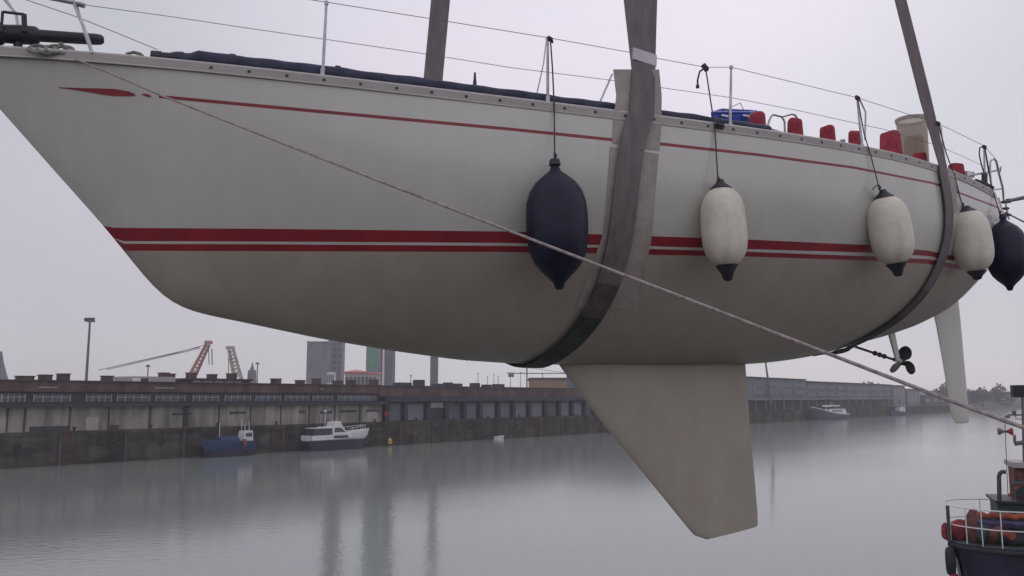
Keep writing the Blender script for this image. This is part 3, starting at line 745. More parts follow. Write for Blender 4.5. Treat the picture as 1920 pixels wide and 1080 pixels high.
fender('white fender hanging right of the stern sling touching a navy one', (1813, 394), (1831, 510), 70, [(1759, 232), (1775, 290), (1790, 330), (1804, 384)], 'white', coneT=.05, coneB=.09)
fender('smaller navy fender hanging off the stern corner', (1880, 402), (1894, 545), 70, [(1846, 276), (1853, 320), (1862, 360), (1874, 398)], 'navy', out_=1.0)
m = MB(); o_ = soff[5] + .0
m.tube([P3(1845, 273, o_), P3(1837, 277, o_), P3(1836, 290, o_), P3(1841, 312, o_), P3(1847, 330, o_)], .008, 6)
m.tube([P3(1846, 275, o_), P3(1851, 300, o_), P3(1857, 335, o_)], .008, 6)
m.tube([P3(1846, 326, o_), P3(1846, 350, o_)], .035, 8)
m.tube([P3(1829, 338, o_), P3(1845, 343, o_), P3(1862, 352, o_)], .02, 8)
m.build('stern_rope_hank', 'line', yacht)
# ------------------------------------------------------------------ ropes
pts2 = [(142, 111), (210, 139), (300, 178), (480, 249), (700, 335), (940, 427), (1098, 488), (1284, 559), (1441, 620), (1558, 665), (1695, 718), (1778, 750), (1920, 802), (2200, 905), (2600, 1060)]
A = P3(142, 111, .40); Bq = at(2600, 1060, 2.3)
mm = MB(); L3 = []
def rope_pt(x, y):
    # vertical plane through the two ends
    h_ = np.array([Bq[0] - A[0], Bq[1] - A[1]]); nn = np.array([-h_[1], h_[0], 0]) / np.linalg.norm(h_); r_ = ray(x, y); t = ((A - O) @ nn) / (r_ @ nn); return O + r_ * t
for x, y in pts2: L3.append(rope_pt(x, y))
xs = np.array([proj(p_)[0] for p_ in L3])
mm.tube(L3, .0068, 8)
mm.build('mooring_rope', 'rope', label='long tan rope running diagonally from the bow across the hull to lower right', category='rope')
wire([P3(1884, 398, .6), P3(1920, 416, 1.0), P3(1990, 452, 1.6), P3(2200, 560, 2.4)], 'stern_rope', r=.010, m='line', label='dark rope leading from the stern corner out to the right', category='rope')
m = MB(); a, b_ = P3(1889, 377, .2), P3(2090, 335, .2); m.tube([a, a * .9 + b_ * .1, b_], [.022, .027, .027], 10); m.tube([a - (b_ - a) * .003, a + (b_ - a) * .02], .034, 10)
m.build('boat_pole', 'metal', label='grey pole end reaching in from the right behind the stern', category='pole')

# ------------------------------------------------------------------ WATER, QUAY, GROUND
def plane(name, x0, x1, y0, y1, z, m, nx=1, ny=1):
    g = [[(x0 + (x1 - x0) * i / nx, y0 + (y1 - y0) * j / ny, z) for j in range(ny + 1)] for i in range(nx + 1)]
    mm = MB(); mm.grid(g, 0, False, flip=True); o = mm.build(name, m); o['kind'] = 'structure'; return o
wm = bpy.data.materials.new('dock_water'); wm.use_nodes = True
n = wm.node_tree.nodes; l = wm.node_tree.links; p = n['Principled BSDF']
p.inputs['Base Color'].default_value = (0.195, 0.215, 0.21, 1); p.inputs['Roughness'].default_value = 0.11; p.inputs['IOR'].default_value = 1.40
tcn = n.new('ShaderNodeTexCoord'); mpn = n.new('ShaderNodeMapping'); l.new(tcn.outputs['Object'], mpn.inputs[0]); mpn.inputs['Scale'].default_value = (1, 1.0, 1)
z1 = n.new('ShaderNodeTexNoise'); z1.inputs['Scale'].default_value = 1.6; z1.inputs['Detail'].default_value = 4; z1.inputs['Distortion'].default_value = .3; l.new(mpn.outputs[0], z1.inputs['Vector'])
z2 = n.new('ShaderNodeTexNoise'); z2.inputs['Scale'].default_value = 0.03; z2.inputs['Detail'].default_value = 3; l.new(mpn.outputs[0], z2.inputs['Vector'])
rp = n.new('ShaderNodeMapRange'); rp.inputs[1].default_value = .35; rp.inputs[2].default_value = .65; rp.inputs[3].default_value = 0.02; rp.inputs[4].default_value = 0.08; l.new(z2.outputs['Fac'], rp.inputs[0])
bn = n.new('ShaderNodeBump'); bn.inputs['Distance'].default_value = 0.25; l.new(rp.outputs[0], bn.inputs['Strength']); l.new(z1.outputs['Fac'], bn.inputs['Height']); l.new(bn.outputs[0], p.inputs['Normal'])
M['water'] = wm
plane('water', -2500, 3500, -200, 5000, 0, 'water')
m = MB(); m.hexa([(-80, -90, -3), (80, -90, -3), (80, 6.3, -3), (-80, 6.3, -3)], [(-80, -90, 7.25), (80, -90, 7.25), (80, 6.3, 7.25), (-80, 6.3, 7.25)]); o = m.build('near_quay', 'ground'); o['kind'] = 'structure'
# quay line
G0 = wat(0, 879); G1 = wat(1700, 777)
T = G1 - G0; T[2] = 0; Lq = np.linalg.norm(T); T /= Lq; Kn = np.array([-T[1], T[0], 0])        # Kn: landward
def q(px, py, off=0.0):
    r_ = ray(px, py); t = (((G0 + Kn * off) - O) @ Kn) / (r_ @ Kn); P_ = O + r_ * t; return (P_ - G0) @ T, P_[2]
def QW(s_, off, z): return G0 + T * s_ + Kn * off + U * z
def qbox(m, s0_, s1_, o0, o1, z0, z1, mi=0):
    m.hexa([QW(s0_, o0, z0), QW(s1_, o0, z0), QW(s1_, o1, z0), QW(s0_, o1, z0)], [QW(s0_, o0, z1), QW(s1_, o0, z1), QW(s1_, o1, z1), QW(s0_, o1, z1)], mi)
def qs(px, off=0., py=760): return q(px, py, off)[0]
ZQ = 4.43
SE = qs(1790)
m = MB(); qbox(m, -120, SE, 0, 1.2, -2, ZQ)
for s_ in np.arange(-110, SE, 9.0): qbox(m, s_, s_ + .35, -.25, -.003, -1, ZQ - .5, 1)
qbox(m, -120, SE, -.15, -.003, ZQ - .45, ZQ - .02, 0)
m.build('quay_wall', ['quay', 'roofd'], label='dark stained dock wall below the warehouses across the water', category='quay wall')
m = MB(); qbox(m, -120, SE, 1.203, 420, 2, ZQ - .02); o = m.build('quay_ground', 'ground'); o['kind'] = 'structure'
# --- long warehouse A
AOFF = 1.6
sB = qs(716, AOFF); zr = 11.35
wa = thing('warehouse', QW(40, 8, ZQ), 'long low warehouse with pale concrete ground floor and strips of windows', 'warehouse', 'warehouses along the far quay')
m = MB(); qbox(m, -118, sB, AOFF, 16, ZQ, 7.68); m.build('ground_floor_wall', 'conc', wa)
for px in [15, 48, 132, 205, 282, 345, 411, 470, 527, 580, 628, 675]:
    s_ = qs(px, AOFF); m = MB(); qbox(m, s_ - .12, s_ + .12, AOFF - .12, AOFF - .003, ZQ, 7.66, 0); m.build('wall_rib', 'roofd', wa)
m = MB()
for x0, x1, y0, y1 in [(-30, 14, 783, 812), (161, 182, 782, 810), (688, 706, 772, 795)]:
    s0_, z1_ = q(x0, y0, AOFF); s1_, z0_ = q(x1, y1, AOFF); m2 = MB(); qbox(m2, s0_, s1_, AOFF - .1, AOFF - .004, ZQ + .02, z1_); m2.build('door_panel', 'pale', wa)
m = MB(); qbox(m, -119, sB + .3, AOFF - 1.2, 17, 7.683, 8.12); m.build('canopy_slab', 'darkw', wa)
U1o = 3.2
m = MB(); qbox(m, -118, sB, U1o, 15, 8.123, 9.75); m.build('upper_wall', 'darkw', wa)
m = MB(); qbox(m, -118, sB, U1o - .5, 15.5, 9.753, 11.2); m.build('roof_fascia', 'brick', wa)
m = MB(); qbox(m, -118.5, sB + .2, U1o - .8, 15.8, 11.203, zr); m.build('roof', 'roofd', wa)
bays = [(-40, 0), (2, 45), (61, 130), (160, 207), (218, 279), (290, 345), (360, 408), (420, 468), (478, 524), (533, 577), (585, 622), (632, 714)]
for bi, (x0, x1) in enumerate(bays):
    s0_, s1_ = qs(x0, U1o), qs(x1, U1o)
    m = MB(); qbox(m, s0_, s1_, U1o - .10, U1o - .003, 8.35, 9.45); w_ = m.build('window', 'glass' if bi < 11 else 'blueb', wa)
    m = MB(); qbox(m, s0_, s1_, U1o - .17, U1o - .103, 8.98, 9.08)
    k_ = 4 if bi < 11 else 7
    for i in range(k_ + 1):
        s_ = s0_ + (s1_ - s0_) * i / k_; qbox(m, s_ - .06, s_ + .06, U1o - .20, U1o - .172, 8.38, 9.42)
    m.build('frame', 'frame', w_)
# ground-floor details: dark vents
for x0, x1, y0, y1 in [(55, 130, 800, 812), (205, 222, 797, 806), (322, 360, 775, 778), (430, 462, 772, 776), (560, 572, 770, 774), (600, 622, 771, 775), (638, 668, 769, 773), (686, 712, 769, 772), (345, 352, 760, 800)]:
    s0_, z1_ = q(x0, y0, AOFF); s1_, z0_ = q(x1, y1, AOFF); z0_ = max(z0_, ZQ + .03); m2 = MB(); qbox(m2, s0_, s1_, AOFF - .06, AOFF - .003, z0_, max(z1_, z0_ + .2)); m2.build('vent_opening', 'roofd', wa)
chim = [(37, 61, 707.5), (80, 95, 704), (115, 128, 702), (198, 210, 706), (306, 314, 700), (318, 326, 702), (358, 366, 700), (397, 405, 703), (434, 442, 701.5), (517, 526, 711), (563, 571, 714), (594, 601, 711), (633, 642, 715), (659, 667, 714), (701, 709, 713)]
for x0, x1, y in chim:
    s0_, z_ = q(x0, y, 6); s1_ = qs(x1, 6); m = MB(); qbox(m, s0_, s1_, 6, 7.5, 11.353, max(z_, 11.8)); qbox(m, s0_ - .1, s1_ + .1, 5.9, 7.6, max(z_, 11.8) + .002, max(z_, 11.8) + .15); m.build('chimney', 'brick', wa)
# clerestory and raised roof near the cranes
s0_, s1_ = qs(352, 5), qs(462, 5); ztop = q(410, 710, 5)[1]
m = MB(); qbox(m, s0_, s1_, 4.2, 9, 11.353, ztop - .3); cl_ = m.build('clerestory', 'brick', wa)
m = MB(); qbox(m, s0_ - .3, s1_ + .3, 3.9, 9.3, ztop - .297, ztop); m.build('clerestory_roof', 'roofd', cl_)
for a_, b2 in [(360, 374), (378, 396), (400, 416), (420, 434), (438, 450)]:
    m = MB(); qbox(m, qs(a_, 4.2), qs(b2, 4.2), 4.1, 4.197, 11.42, ztop - .45); m.build('clerestory_window', 'pale', cl_)
# white-grey hut on the roof
s0_, z_ = q(232, 706, 8); s1_ = qs(304, 8)
m = MB(); qbox(m, s0_, s1_, 4.5, 11, 11.353, max(z_, 12)); rh = m.build('roof_hut', 'pale', wa)
m = MB(); qbox(m, qs(262, 4.5), qs(275, 4.5), 4.4, 4.497, 11.36, 11.85); m.build('hut_opening', 'darkw', rh)
m = MB(); qbox(m, qs(245, 4.5), qs(260, 4.5), 4.4, 4.497, 11.36, 11.9); m.build('hut_door', 'white', rh)
for a_, b2, y in [(73, 102, 727), (290, 322, 728), (600, 603, 730)]:
    s2, zz = q(a_, y, U1o - .55); m = MB(); qbox(m, s2, qs(b2, U1o), U1o - .56, U1o - .503, zz, zz + .13); m.build('gutter_patch', 'pale', wa)
# --- warehouse B, darker, with open bays
sC = qs(1180, AOFF)
wb = thing('warehouse', QW(sB + 40, 8, ZQ), 'dark warehouse with open loading bays in the middle of the far quay', 'warehouse', 'warehouses along the far quay')
m = MB(); qbox(m, sB + .01, sC, 2.6, 16, ZQ, 8.2); m.build('wall', 'greyd', wb)
m = MB(); qbox(m, sB + .31, sC + .3, .9, 17, 8.203, 9.2); m.build('canopy_slab', 'darkw', wb)
m = MB(); qbox(m, sB + .01, sC, 2.2, 16, 9.203, 11.1); m.build('upper_wall', 'brick', wb)
m = MB(); qbox(m, sB + .21, sC + .3, 1.9, 16.3, 11.103, 11.3); m.build('roof', 'roofd', wb)
px = 722
posts = [722, 757, 800, 834, 868, 898, 932, 960, 990, 1020, 1046, 1070, 1094, 1112]
for i, px in enumerate(posts):
    s_ = qs(px, 2.4); m = MB(); qbox(m, s_ - .5, s_ + .5, 1.7, 2.59, ZQ, 8.2); m.build('post', 'darkw', wb)
for i in range(len(posts) - 1):
    s0_, s1_ = qs(posts[i], 2.4) + .9, qs(posts[i + 1], 2.4) - .9
    if i in (2,):
        m = MB(); qbox(m, s0_, s1_, 2.5, 2.595, ZQ + .1, 8.0); dd = m.build('loading_door', 'darkw', wb)
        m = MB(); qbox(m, s0_, s0_ + 4.2, 2.3, 2.495, 6.9, 8.0); m.build('sign_board', 'pale', wb)
    else:
        m = MB(); qbox(m, s0_, s1_, 2.5, 2.595, ZQ + .1, 7.7); m.build('loading_door', 'grey' if i % 3 else 'blueb', wb)
for x0, x1, y in [(750, 772, 717), (787, 796, 712), (822, 838, 720), (843, 849, 717), (858, 867, 719), (893, 900, 718), (915, 922, 721), (935, 946, 720)]:
    s0_, z_ = q(x0, y, 6); s1_ = qs(x1, 6); m = MB(); qbox(m, s0_, s1_, 6, 8, 11.303, max(z_, 11.9)); m.build('roof_box', 'roofd', wb)
# red hazard disc and yellow ladder foot near the joint
m = MB(); c_ = QW(qs(727, 1.2), 1.55, q(727, 776, 1.5)[1]); m.tube([c_, c_ - Kn * .12], .5, 16); m.tube([QW(qs(727, 1.2), 1.62, ZQ - .02), QW(qs(727, 1.2), 1.62, c_[2] + .2)], .08, 6, 1)
m.build('round_sign', ['redf', 'metal'], label='small red round sign on a post on the far quay edge', category='sign')
# --- building C, blue-grey, two parts behind the keel
sD0, sD1, sD2 = qs(1182, 6), qs(1512, 6), qs(1672, 6)
wc = thing('quay_building', QW((sD0 + sD1) / 2, 20, ZQ), 'blue grey building with window bands just right of the keel', 'building', 'tall sheds at the right of the far quay')
def qshed(root, s0_, s1_, off, ztop, mw, bands, posts_n, low=True):
    m = MB(); qbox(m, s0_, s1_, off, off + 22, ZQ, ztop); m.build('wall', mw, root)
    m = MB(); qbox(m, s0_ - .3, s1_ + .2, off - .5, off + 22.5, ztop + .003, ztop + .5); m.build('roof', 'roofd', root)
    n_ = 10
    for za, zb in bands:
        for i in range(n_):
            a_ = s0_ + (s1_ - s0_) * (i + .12) / n_; b2 = s0_ + (s1_ - s0_) * (i + .88) / n_
            m = MB(); qbox(m, a_, b2, off - .12, off - .003, za, zb); w_ = m.build('window', 'glass', root)
            m = MB(); qbox(m, a_, b2, off - .19, off - .123, za - .15, za - .002); qbox(m, a_, b2, off - .19, off - .123, zb + .002, zb + .15)
            for k_ in range(5):
                s_ = a_ + (b2 - a_) * k_ / 4; qbox(m, s_ - .12, s_ + .12, off - .2, off - .122, za, zb)
            m.build('frame', 'grey', w_)
    m = MB(); qbox(m, s0_, s1_, 1.4, off - .3, 8.0, 8.6); m.build('canopy', 'grey', root)
    for i in range(posts_n + 1):
        s_ = s0_ + (s1_ - s0_) * i / posts_n; m = MB(); qbox(m, s_ - .2, s_ + .2, 1.7, 2.1, ZQ, 7.99); m.build('post', 'grey', root)
    m = MB(); qbox(m, s0_ + .1, s1_ - .1, off - .25, off - .003, ZQ + .02, 7.9); m.build('loading_front', 'darkw', root)
qshed(wc, sD0, sD1, 6, 16.0, 'blueb', [(10.2, 12.0), (13.2, 14.6)], 16)
wd = thing('quay_building', QW((sD1 + sD2) / 2, 20, ZQ), 'lower blue grey building with pale posts behind the dark motor cruiser', 'building', 'tall sheds at the right of the far quay')
qshed(wd, sD1 + .3, sD2, 6, 15.3, 'blueb', [(9.6, 11.2), (12.6, 14.0)], 12)
for x0, x1, y, lab in [(1674, 1698, 722, 'grey end block with a flat roof left of the grey pole of the quay line'), (1700, 1726, 729, 'low flat roofed block beside the last tall shed'), (1732, 1786, 741, 'lowest dark shed at the far right end of the quay')]:
    s0_, z_ = q(x0, y, 8); s1_ = qs(x1, 8); rt = thing('quay_building', QW((s0_ + s1_) / 2, 15, ZQ), lab, 'building', 'tall sheds at the right of the far quay')
    m = MB(); qbox(m, s0_, s1_, 8, 30, ZQ, z_ - .5); m.build('wall', 'grey' if x0 < 1730 else 'greyd', rt)
    m = MB(); qbox(m, s0_ - .3, s1_ + .3, 7.5, 30.5, z_ - .497, z_); m.build('roof', 'roofd', rt)
    for k_ in range(4):
        a_ = s0_ + (s1_ - s0_) * (k_ + .2) / 4; b2 = s0_ + (s1_ - s0_) * (k_ + .8) / 4; m = MB(); qbox(m, a_, b2, 7.9, 7.997, 6, z_ - 2); m.build('window', 'glass', rt)
# bollards, ladders and hanging tyres along the dock wall
bo = None
for i, s_ in enumerate(np.arange(qs(-20), qs(1120), 11.0)):
    if bo is None:
        m = MB(); c_ = QW(s_, .5, ZQ - .01); m.tube([c_, c_ + U * .1, c_ + U * .35, c_ + U * .42, c_ + U * .55, c_ + U * .6], [.26, .17, .16, .26, .26, .16], 10)
        bo = m.build('bollard', 'rubber', label='one of the small dark bollards spaced along the far quay edge', category='bollard', group='bollards on the far quay'); b0 = np.array(bo.location); s00 = s_
    else:
        o = bo.copy(); col.objects.link(o); o.location = tuple(b0 + T * (s_ - s00))
for x, lab in [(118, 'iron ladder on the dock wall at the left'), (508, 'iron ladder on the dock wall between the blue boat and the white cruiser'), (772, 'iron ladder on the dock wall right of the yellow buoy'), (1010, 'iron ladder on the dock wall just left of the keel')]:
    m = MB(); s_ = qs(x, 0, 840)
    for d_ in (0, .5): m.tube([QW(s_ + d_, -.32, .3), QW(s_ + d_, -.32, ZQ + .5)], .04, 5)
    for k_ in range(12): m.tube([QW(s_, -.32, .4 + k_ * .36), QW(s_ + .5, -.32, .4 + k_ * .36)], .03, 5)
    m.build('wall_ladder', 'rust', label=lab, category='ladder')
ty = None
for i, x in enumerate([30, 210, 300, 545, 700, 815, 880, 965, 1060]):
    s_ = qs(x, 0, 840); c_ = QW(s_, -.42, 2.6)
    if ty is None:
        m = MB(); g = []
        for a_ in np.linspace(0, 2 * math.pi, 17): g.append([c_ + T * (.42 + .14 * math.cos(b_)) * math.cos(a_) + U * (.42 + .14 * math.cos(b_)) * math.sin(a_) + Kn * .14 * math.sin(b_) for b_ in np.linspace(0, 2 * math.pi, 9)])
        m.grid(g, 0, True); ty = m.build('hanging_tyre', 'rubber', label='one of the black tyres hung on the far dock wall', category='tyre', group='tyres on the dock wall'); t0l = np.array(ty.location); c00 = c_
    else:
        o = ty.copy(); col.objects.link(o); o.location = tuple(t0l + c_ - c00)
# ------------------------------------------------------------------ SKYLINE behind the quay
def block(name, label, cat, px0, px1, py, Y, depth, mw, floors=0, cols=0, group=None, win='glass', roofm='roofd', par='wall'):
    a_ = at(px0, 735, Y); b2 = at(px1, 735, Y); zt = at((px0 + px1) / 2, py, Y)[2]
    rt = thing(name, ((a_[0] + b2[0]) / 2, Y, ZQ), label, cat, group)
    m = MB(); x0, x1 = a_[0], b2[0]
    m.hexa([(x0, Y, ZQ - .1), (x1, Y, ZQ - .1), (x1, Y + depth, ZQ - .1), (x0, Y + depth, ZQ - .1)], [(x0, Y, zt), (x1, Y, zt), (x1, Y + depth, zt), (x0, Y + depth, zt)])
    m.build(par, mw, rt)
    m = MB(); m.hexa([(x0 - .4, Y - .4, zt + .003), (x1 + .4, Y - .4, zt + .003), (x1 + .4, Y + depth, zt + .003), (x0 - .4, Y + depth, zt + .003)], [(x0 - .4, Y - .4, zt + .8), (x1 + .4, Y - .4, zt + .8), (x1 + .4, Y + depth, zt + .8), (x0 - .4, Y + depth, zt + .8)]); m.build('roof', roofm, rt)
    fh = (zt - ZQ) / max(1, floors)
    for f_ in range(floors):
        z0_ = ZQ + fh * (f_ + .3); z1_ = ZQ + fh * (f_ + .82)
        m = MB()
        for c in range(max(1, cols)):
            a2 = x0 + (x1 - x0) * (c + .15) / cols; b3 = x0 + (x1 - x0) * (c + .85) / cols
            m.hexa([(a2, Y - .15, z0_), (b3, Y - .15, z0_), (b3, Y - .01, z0_), (a2, Y - .01, z0_)], [(a2, Y - .15, z1_), (b3, Y - .15, z1_), (b3, Y - .01, z1_), (a2, Y - .01, z1_)])
        m.build('window_row', win, rt)
    return rt, x0, x1, zt
block('office_block', 'pale grey office block left of the dark slab tower', 'office block', 573, 611, 642, 620, 22, 'grey', 18, 6, win='blueb', roofm='grey')
block('slab_tower', 'tall dark slab tower adjoining the pale office block', 'tower', 613, 639, 300, 640, 12, 'grey', 40, 3, win='greyd')
rt, x0, x1, zt = block('construction_tower', 'tall tower wrapped in green netting left of the dark column', 'tower', 685, 713, 330, 600, 20, 'grey', 0, 0)
m = MB(); m.hexa([(x0 + 2.5, 599.6, 28), (x1 - 3, 599.6, 28), (x1 - 3, 599.9, 28), (x0 + 2.5, 599.9, 28)], [(x0 + 2.5, 599.6, zt - 3), (x1 - 3, 599.6, zt - 3), (x1 - 3, 599.9, zt - 3), (x0 + 2.5, 599.9, zt - 3)]); m.build('netting', 'green', rt)
block('tower_core', 'thin white stair core between the netted tower and the dark column', 'tower', 716, 719.5, 340, 598, 4, 'white', 0, 0)
block('slab_tower', 'dark square tower right of the thin white stair core', 'tower', 721, 735, 370, 600, 14, 'greyd', 36, 2, win='glass')
block('slab_tower', 'slender dark tower standing alone over the quay roofs', 'tower', 806, 819, 440, 600, 10, 'greyd', 32, 2, win='glass')
rt, x0, x1, zt = block('pavilion', 'low pale building with a faded red roof before the netted tower', 'building', 646, 706, 701, 380, 12, 'pale', 2, 8, roofm='pink')
m = MB(); m.hexa([(x0 - 1, 379, zt + .81), (x1 - 4, 379, zt + .81), (x1 - 4, 392, zt + .81), (x0 - 1, 392, zt + .81)], [(x0 + 4, 384, zt + 2.0), (x1 - 9, 384, zt + 2.0), (x1 - 9, 387, zt + 2.0), (x0 + 4, 387, zt + 2.0)]); m.build('roof_cap', 'pink', rt)
block('tan_shed', 'large tan shed behind the roofs left of the keel', 'shed', 994, 1170, 712, 330, 30, 'tan', 0, 0)
rt, x0, x1, zt = block('site_cabin', 'small white cabin under the curved hull beside the pale office block', 'cabin', 612, 626, 697, 590, 6, 'white', 2, 4)
# steeple-like roof and small turret
m = MB(); a_ = at(470, 735, 420); w_ = 3.6
zt = at(470, 694, 420)[2]
m.hexa([(a_[0] - w_ * .6, 419, ZQ), (a_[0] + w_ * .6, 419, ZQ), (a_[0] + w_ * .6, 423, ZQ), (a_[0] - w_ * .6, 423, ZQ)], [(a_[0] - w_ * .4, 419, zt), (a_[0] + w_ * .4, 419, zt), (a_[0] + w_ * .4, 423, zt), (a_[0] - w_ * .4, 423, zt)])
m.tube([(a_[0], 421, zt), (a_[0], 421, zt + 2), (a_[0], 421, zt + 4)], [1.2, .6, .1], 8)
m.hexa([(a_[0] - 9, 417, ZQ), (a_[0] + 9, 417, ZQ), (a_[0] + 9, 425, ZQ), (a_[0] - 9, 425, ZQ)], [(a_[0] - 7, 417, zt - 8.5), (a_[0] + 7, 417, zt - 8.5), (a_[0] + 5, 425, zt - 7.5), (a_[0] - 5, 425, zt - 7.5)])
m.build('church_turret', 'grey', label='small grey turret rising over the roofs beside a lamp mast', category='turret')
# pointed spire at the left edge
m = MB(); a_ = at(-4, 735, 300); g = []
for z_, r_ in [(ZQ, 5.6), (13, 3.8), (17, 2.4), (21, 1.2), (25, .4)]: g.append([(a_[0] + r_ * math.cos(t), 300 + r_ * math.sin(t), z_) for t in np.linspace(0, 2 * math.pi, 9)])
m.grid(g, 0, False); m.build('spire', 'grey', label='grey pointed spire cut by the left edge of the picture', category='spire')
# light masts
def mast(label, px, ytop, Y, heads=4, r=.35, big=True):
    b0 = at(px, 740, Y); t0_ = at(px + (740 - ytop) * (960 - px) / 12500, ytop, Y); x = b0[0]; zt = t0_[2]
    rt = thing('light_mast', (x, Y, ZQ), label, 'light mast', 'floodlight masts over the roofs')
    m = MB(); m.tube([(x, Y, ZQ), (x, Y, zt)], [r, r * .6], 8); m.build('pole', 'metal', rt)
    s_ = r * 1.5
    m = MB(); m.obox((x, Y, zt + .1), (s_ * 1.6, 0, 0), (0, s_ * 1.2, 0), (0, 0, r * .35)); m.build('platform', 'metal', rt)
    for i in range(heads):
        dx = (i - (heads - 1) / 2) * s_ * 1.0; m = MB(); m.obox((x + dx, Y - .3, zt + s_ * .9), (s_ * .45, 0, 0), (0, s_ * .4, s_ * .2), (0, -s_ * .15, s_ * .5)); m.build('floodlight', 'greyd', rt)
mast('tallest floodlight mast with a wide head at the left', 160, 603, 230, 4, .45)
mast('short floodlight mast over the pale roof hut', 275, 688, 260, 2, .28)
mast('thin floodlight mast right of the small turret', 481, 683, 300, 2, .28)
mast('tiny thin mast right of the tall dark towers', 770, 705, 300, 1, .2)
for i, (x, y) in enumerate([(896, 701), (914, 707), (926, 703), (934, 706), (957, 703), (976, 699)]):
    mast('thin distant mast seen under the hull left of the tan shed', x, y, 420, 1, .2)
# tower crane far away
m = MB(); c0 = at(988, 735, 600); zt = at(988, 700, 600)[2]
m.tube([(c0[0], 600, ZQ), (c0[0], 600, at(988, 688, 600)[2])], .5, 4)
m.tube([(c0[0] - 14, 600, zt), (c0[0] + 34, 600, zt)], .35, 4); m.tube([(c0[0] - 13, 600, zt - 1), (c0[0] - 9, 600, zt - 1)], 1.6, 4); m.tube([(c0[0], 600, zt + 4), (c0[0] + 30, 600, zt)], .15, 4)
m.tube([(c0[0] + 11, 600, ZQ), (c0[0] + 11, 600, zt)], .3, 4)
m.build('tower_crane', 'metal', label='far off tower crane with a level arm above the tan shed', category='crane')
# lattice boom
def lattice(m, a, b_, w0, w1, n_=10, r=.16, mi=0):
    a, b_ = np.array(a, float), np.array(b_, float); d = b_ - a; d /= np.linalg.norm(d); s_ = np.cross(d, [0, 1, 0]); s_ /= np.linalg.norm(s_); f_ = np.array([0, 1., 0])
    cs = []
    for i in range(n_ + 1):
        t = i / n_; c = a + (b_ - a) * t; w = w0 + (w1 - w0) * t; cs.append([c + s_ * w + f_ * w, c - s_ * w + f_ * w, c - s_ * w - f_ * w, c + s_ * w - f_ * w])
    for k_ in range(4): m.tube([c[k_] for c in cs], r, 4, mi)
    for i in range(n_):
        for k_ in range(4): m.tube([cs[i][k_], cs[i + 1][(k_ + 1) % 4]], r * .6, 4, mi)
cr1 = thing('harbour_crane', at(355, 716, 260), 'faded red lattice crane leaning right with a long cable to the left', 'crane')
m = MB(); lattice(m, at(357, 712, 260), at(390, 645, 260), .9, .5, 10, .24); m.build('boom', 'crane', cr1)
m = MB(); m.tube([at(390, 645, 260), at(330, 662, 262), at(184, 694, 266)], .1, 5); m.tube([at(391, 650, 260), at(392, 684, 260)], .12, 4); m.tube([at(397, 653, 260), at(398, 684, 260)], .16, 4); m.build('cable', 'metal', cr1)
m = MB(); lattice(m, at(375, 652, 261), at(200, 692, 265), .22, .22, 30, .05); m.build('stay_boom', 'metal', cr1)
m = MB(); c_ = at(391, 642, 260); m.obox(c_, (1.0, 0, 0), (0, .8, 0), (0, 0, .5)); c_ = at(352, 720, 260); m.obox((c_[0], 261, ZQ + 3.2), (3.5, 0, 0), (0, 2, 0), (0, 0, 3.2)); m.build('housing', 'crane', cr1)
cr2 = thing('harbour_crane', at(445, 716, 270), 'pale lattice crane leaning left between the chimneys', 'crane')
m = MB(); lattice(m, at(447, 714, 270), at(433, 655, 270), 1.1, .7, 9, .26); m.build('boom', 'craney', cr2)
m = MB(); c_ = at(432, 652, 270); m.obox(c_, (1.2, 0, 0), (0, .8, 0), (0, 0, .5)); m.tube([at(429, 655, 270), at(428, 712, 270)], .15, 4); c_ = at(446, 722, 270); m.obox((c_[0], 271, ZQ + 3.2), (3, 0, 0), (0, 2, 0), (0, 0, 3.2)); m.build('housing', 'craney', cr2)
# leaning mast seen right of the keel
m = MB(); m.tube([at(1435, 676, 200), at(1440, 712, 200), at(1446, 760, 200)], [.18, .25, .3], 6); m.build('leaning_mast', 'metal', label='thin leaning mast over the building right of the keel', category='mast')
# ------------------------------------------------------------------ far shore with trees and houses at the right
fs = [wat(1700, 771.5), wat(1790, 770.5), wat(1850, 767.5), wat(1925, 766), wat(2150, 766)]
m = MB(); g = []
for k_, p_ in enumerate(fs):
    g.append([p_ + np.array([0, -3, -1.]), p_ + np.array([0, 0, .8]), p_ + np.array([0, 30, 3 + k_]), p_ + np.array([5, 80, 5 + 1.6 * k_ * (k_ > 1)]), p_ + np.array([10, 160, 6 + 2.0 * k_ * (k_ > 1)]), p_ + np.array([20, 400, 8 + 2.2 * k_ * (k_ > 1)]), p_ + np.array([20, 900, 9.])])
m.grid(g, 0, True); o = m.build('far_shore', 'foliage'); o['kind'] = 'structure'
def crown(m, c, rx, rz, n_=160):
    for _ in range(n_):
        d = np.random.normal(size=3); d /= np.linalg.norm(d); rr = .55 + .5 * random.random(); p_ = np.array(c) + d * np.array([rx, rx, rz]) * rr
        s_ = rx * random.uniform(.12, .24); a = np.random.normal(size=3); a /= np.linalg.norm(a); b_ = np.cross(a, d); b_ /= np.linalg.norm(b_)
        m.add([p_ - a * s_, p_ + b_ * s_ * .8, p_ + a * s_, p_ - b_ * s_ * .8], [(0, 1, 2, 3)], 0, False)
np.random.seed(3)
proto = None
rng = random.Random(5)
spots = [(1700 + i * 9.5, rng.uniform(5, 90)) for i in range(24)]
tl = ['hazy tree at the foot of the far shore', ]
tcount = 0
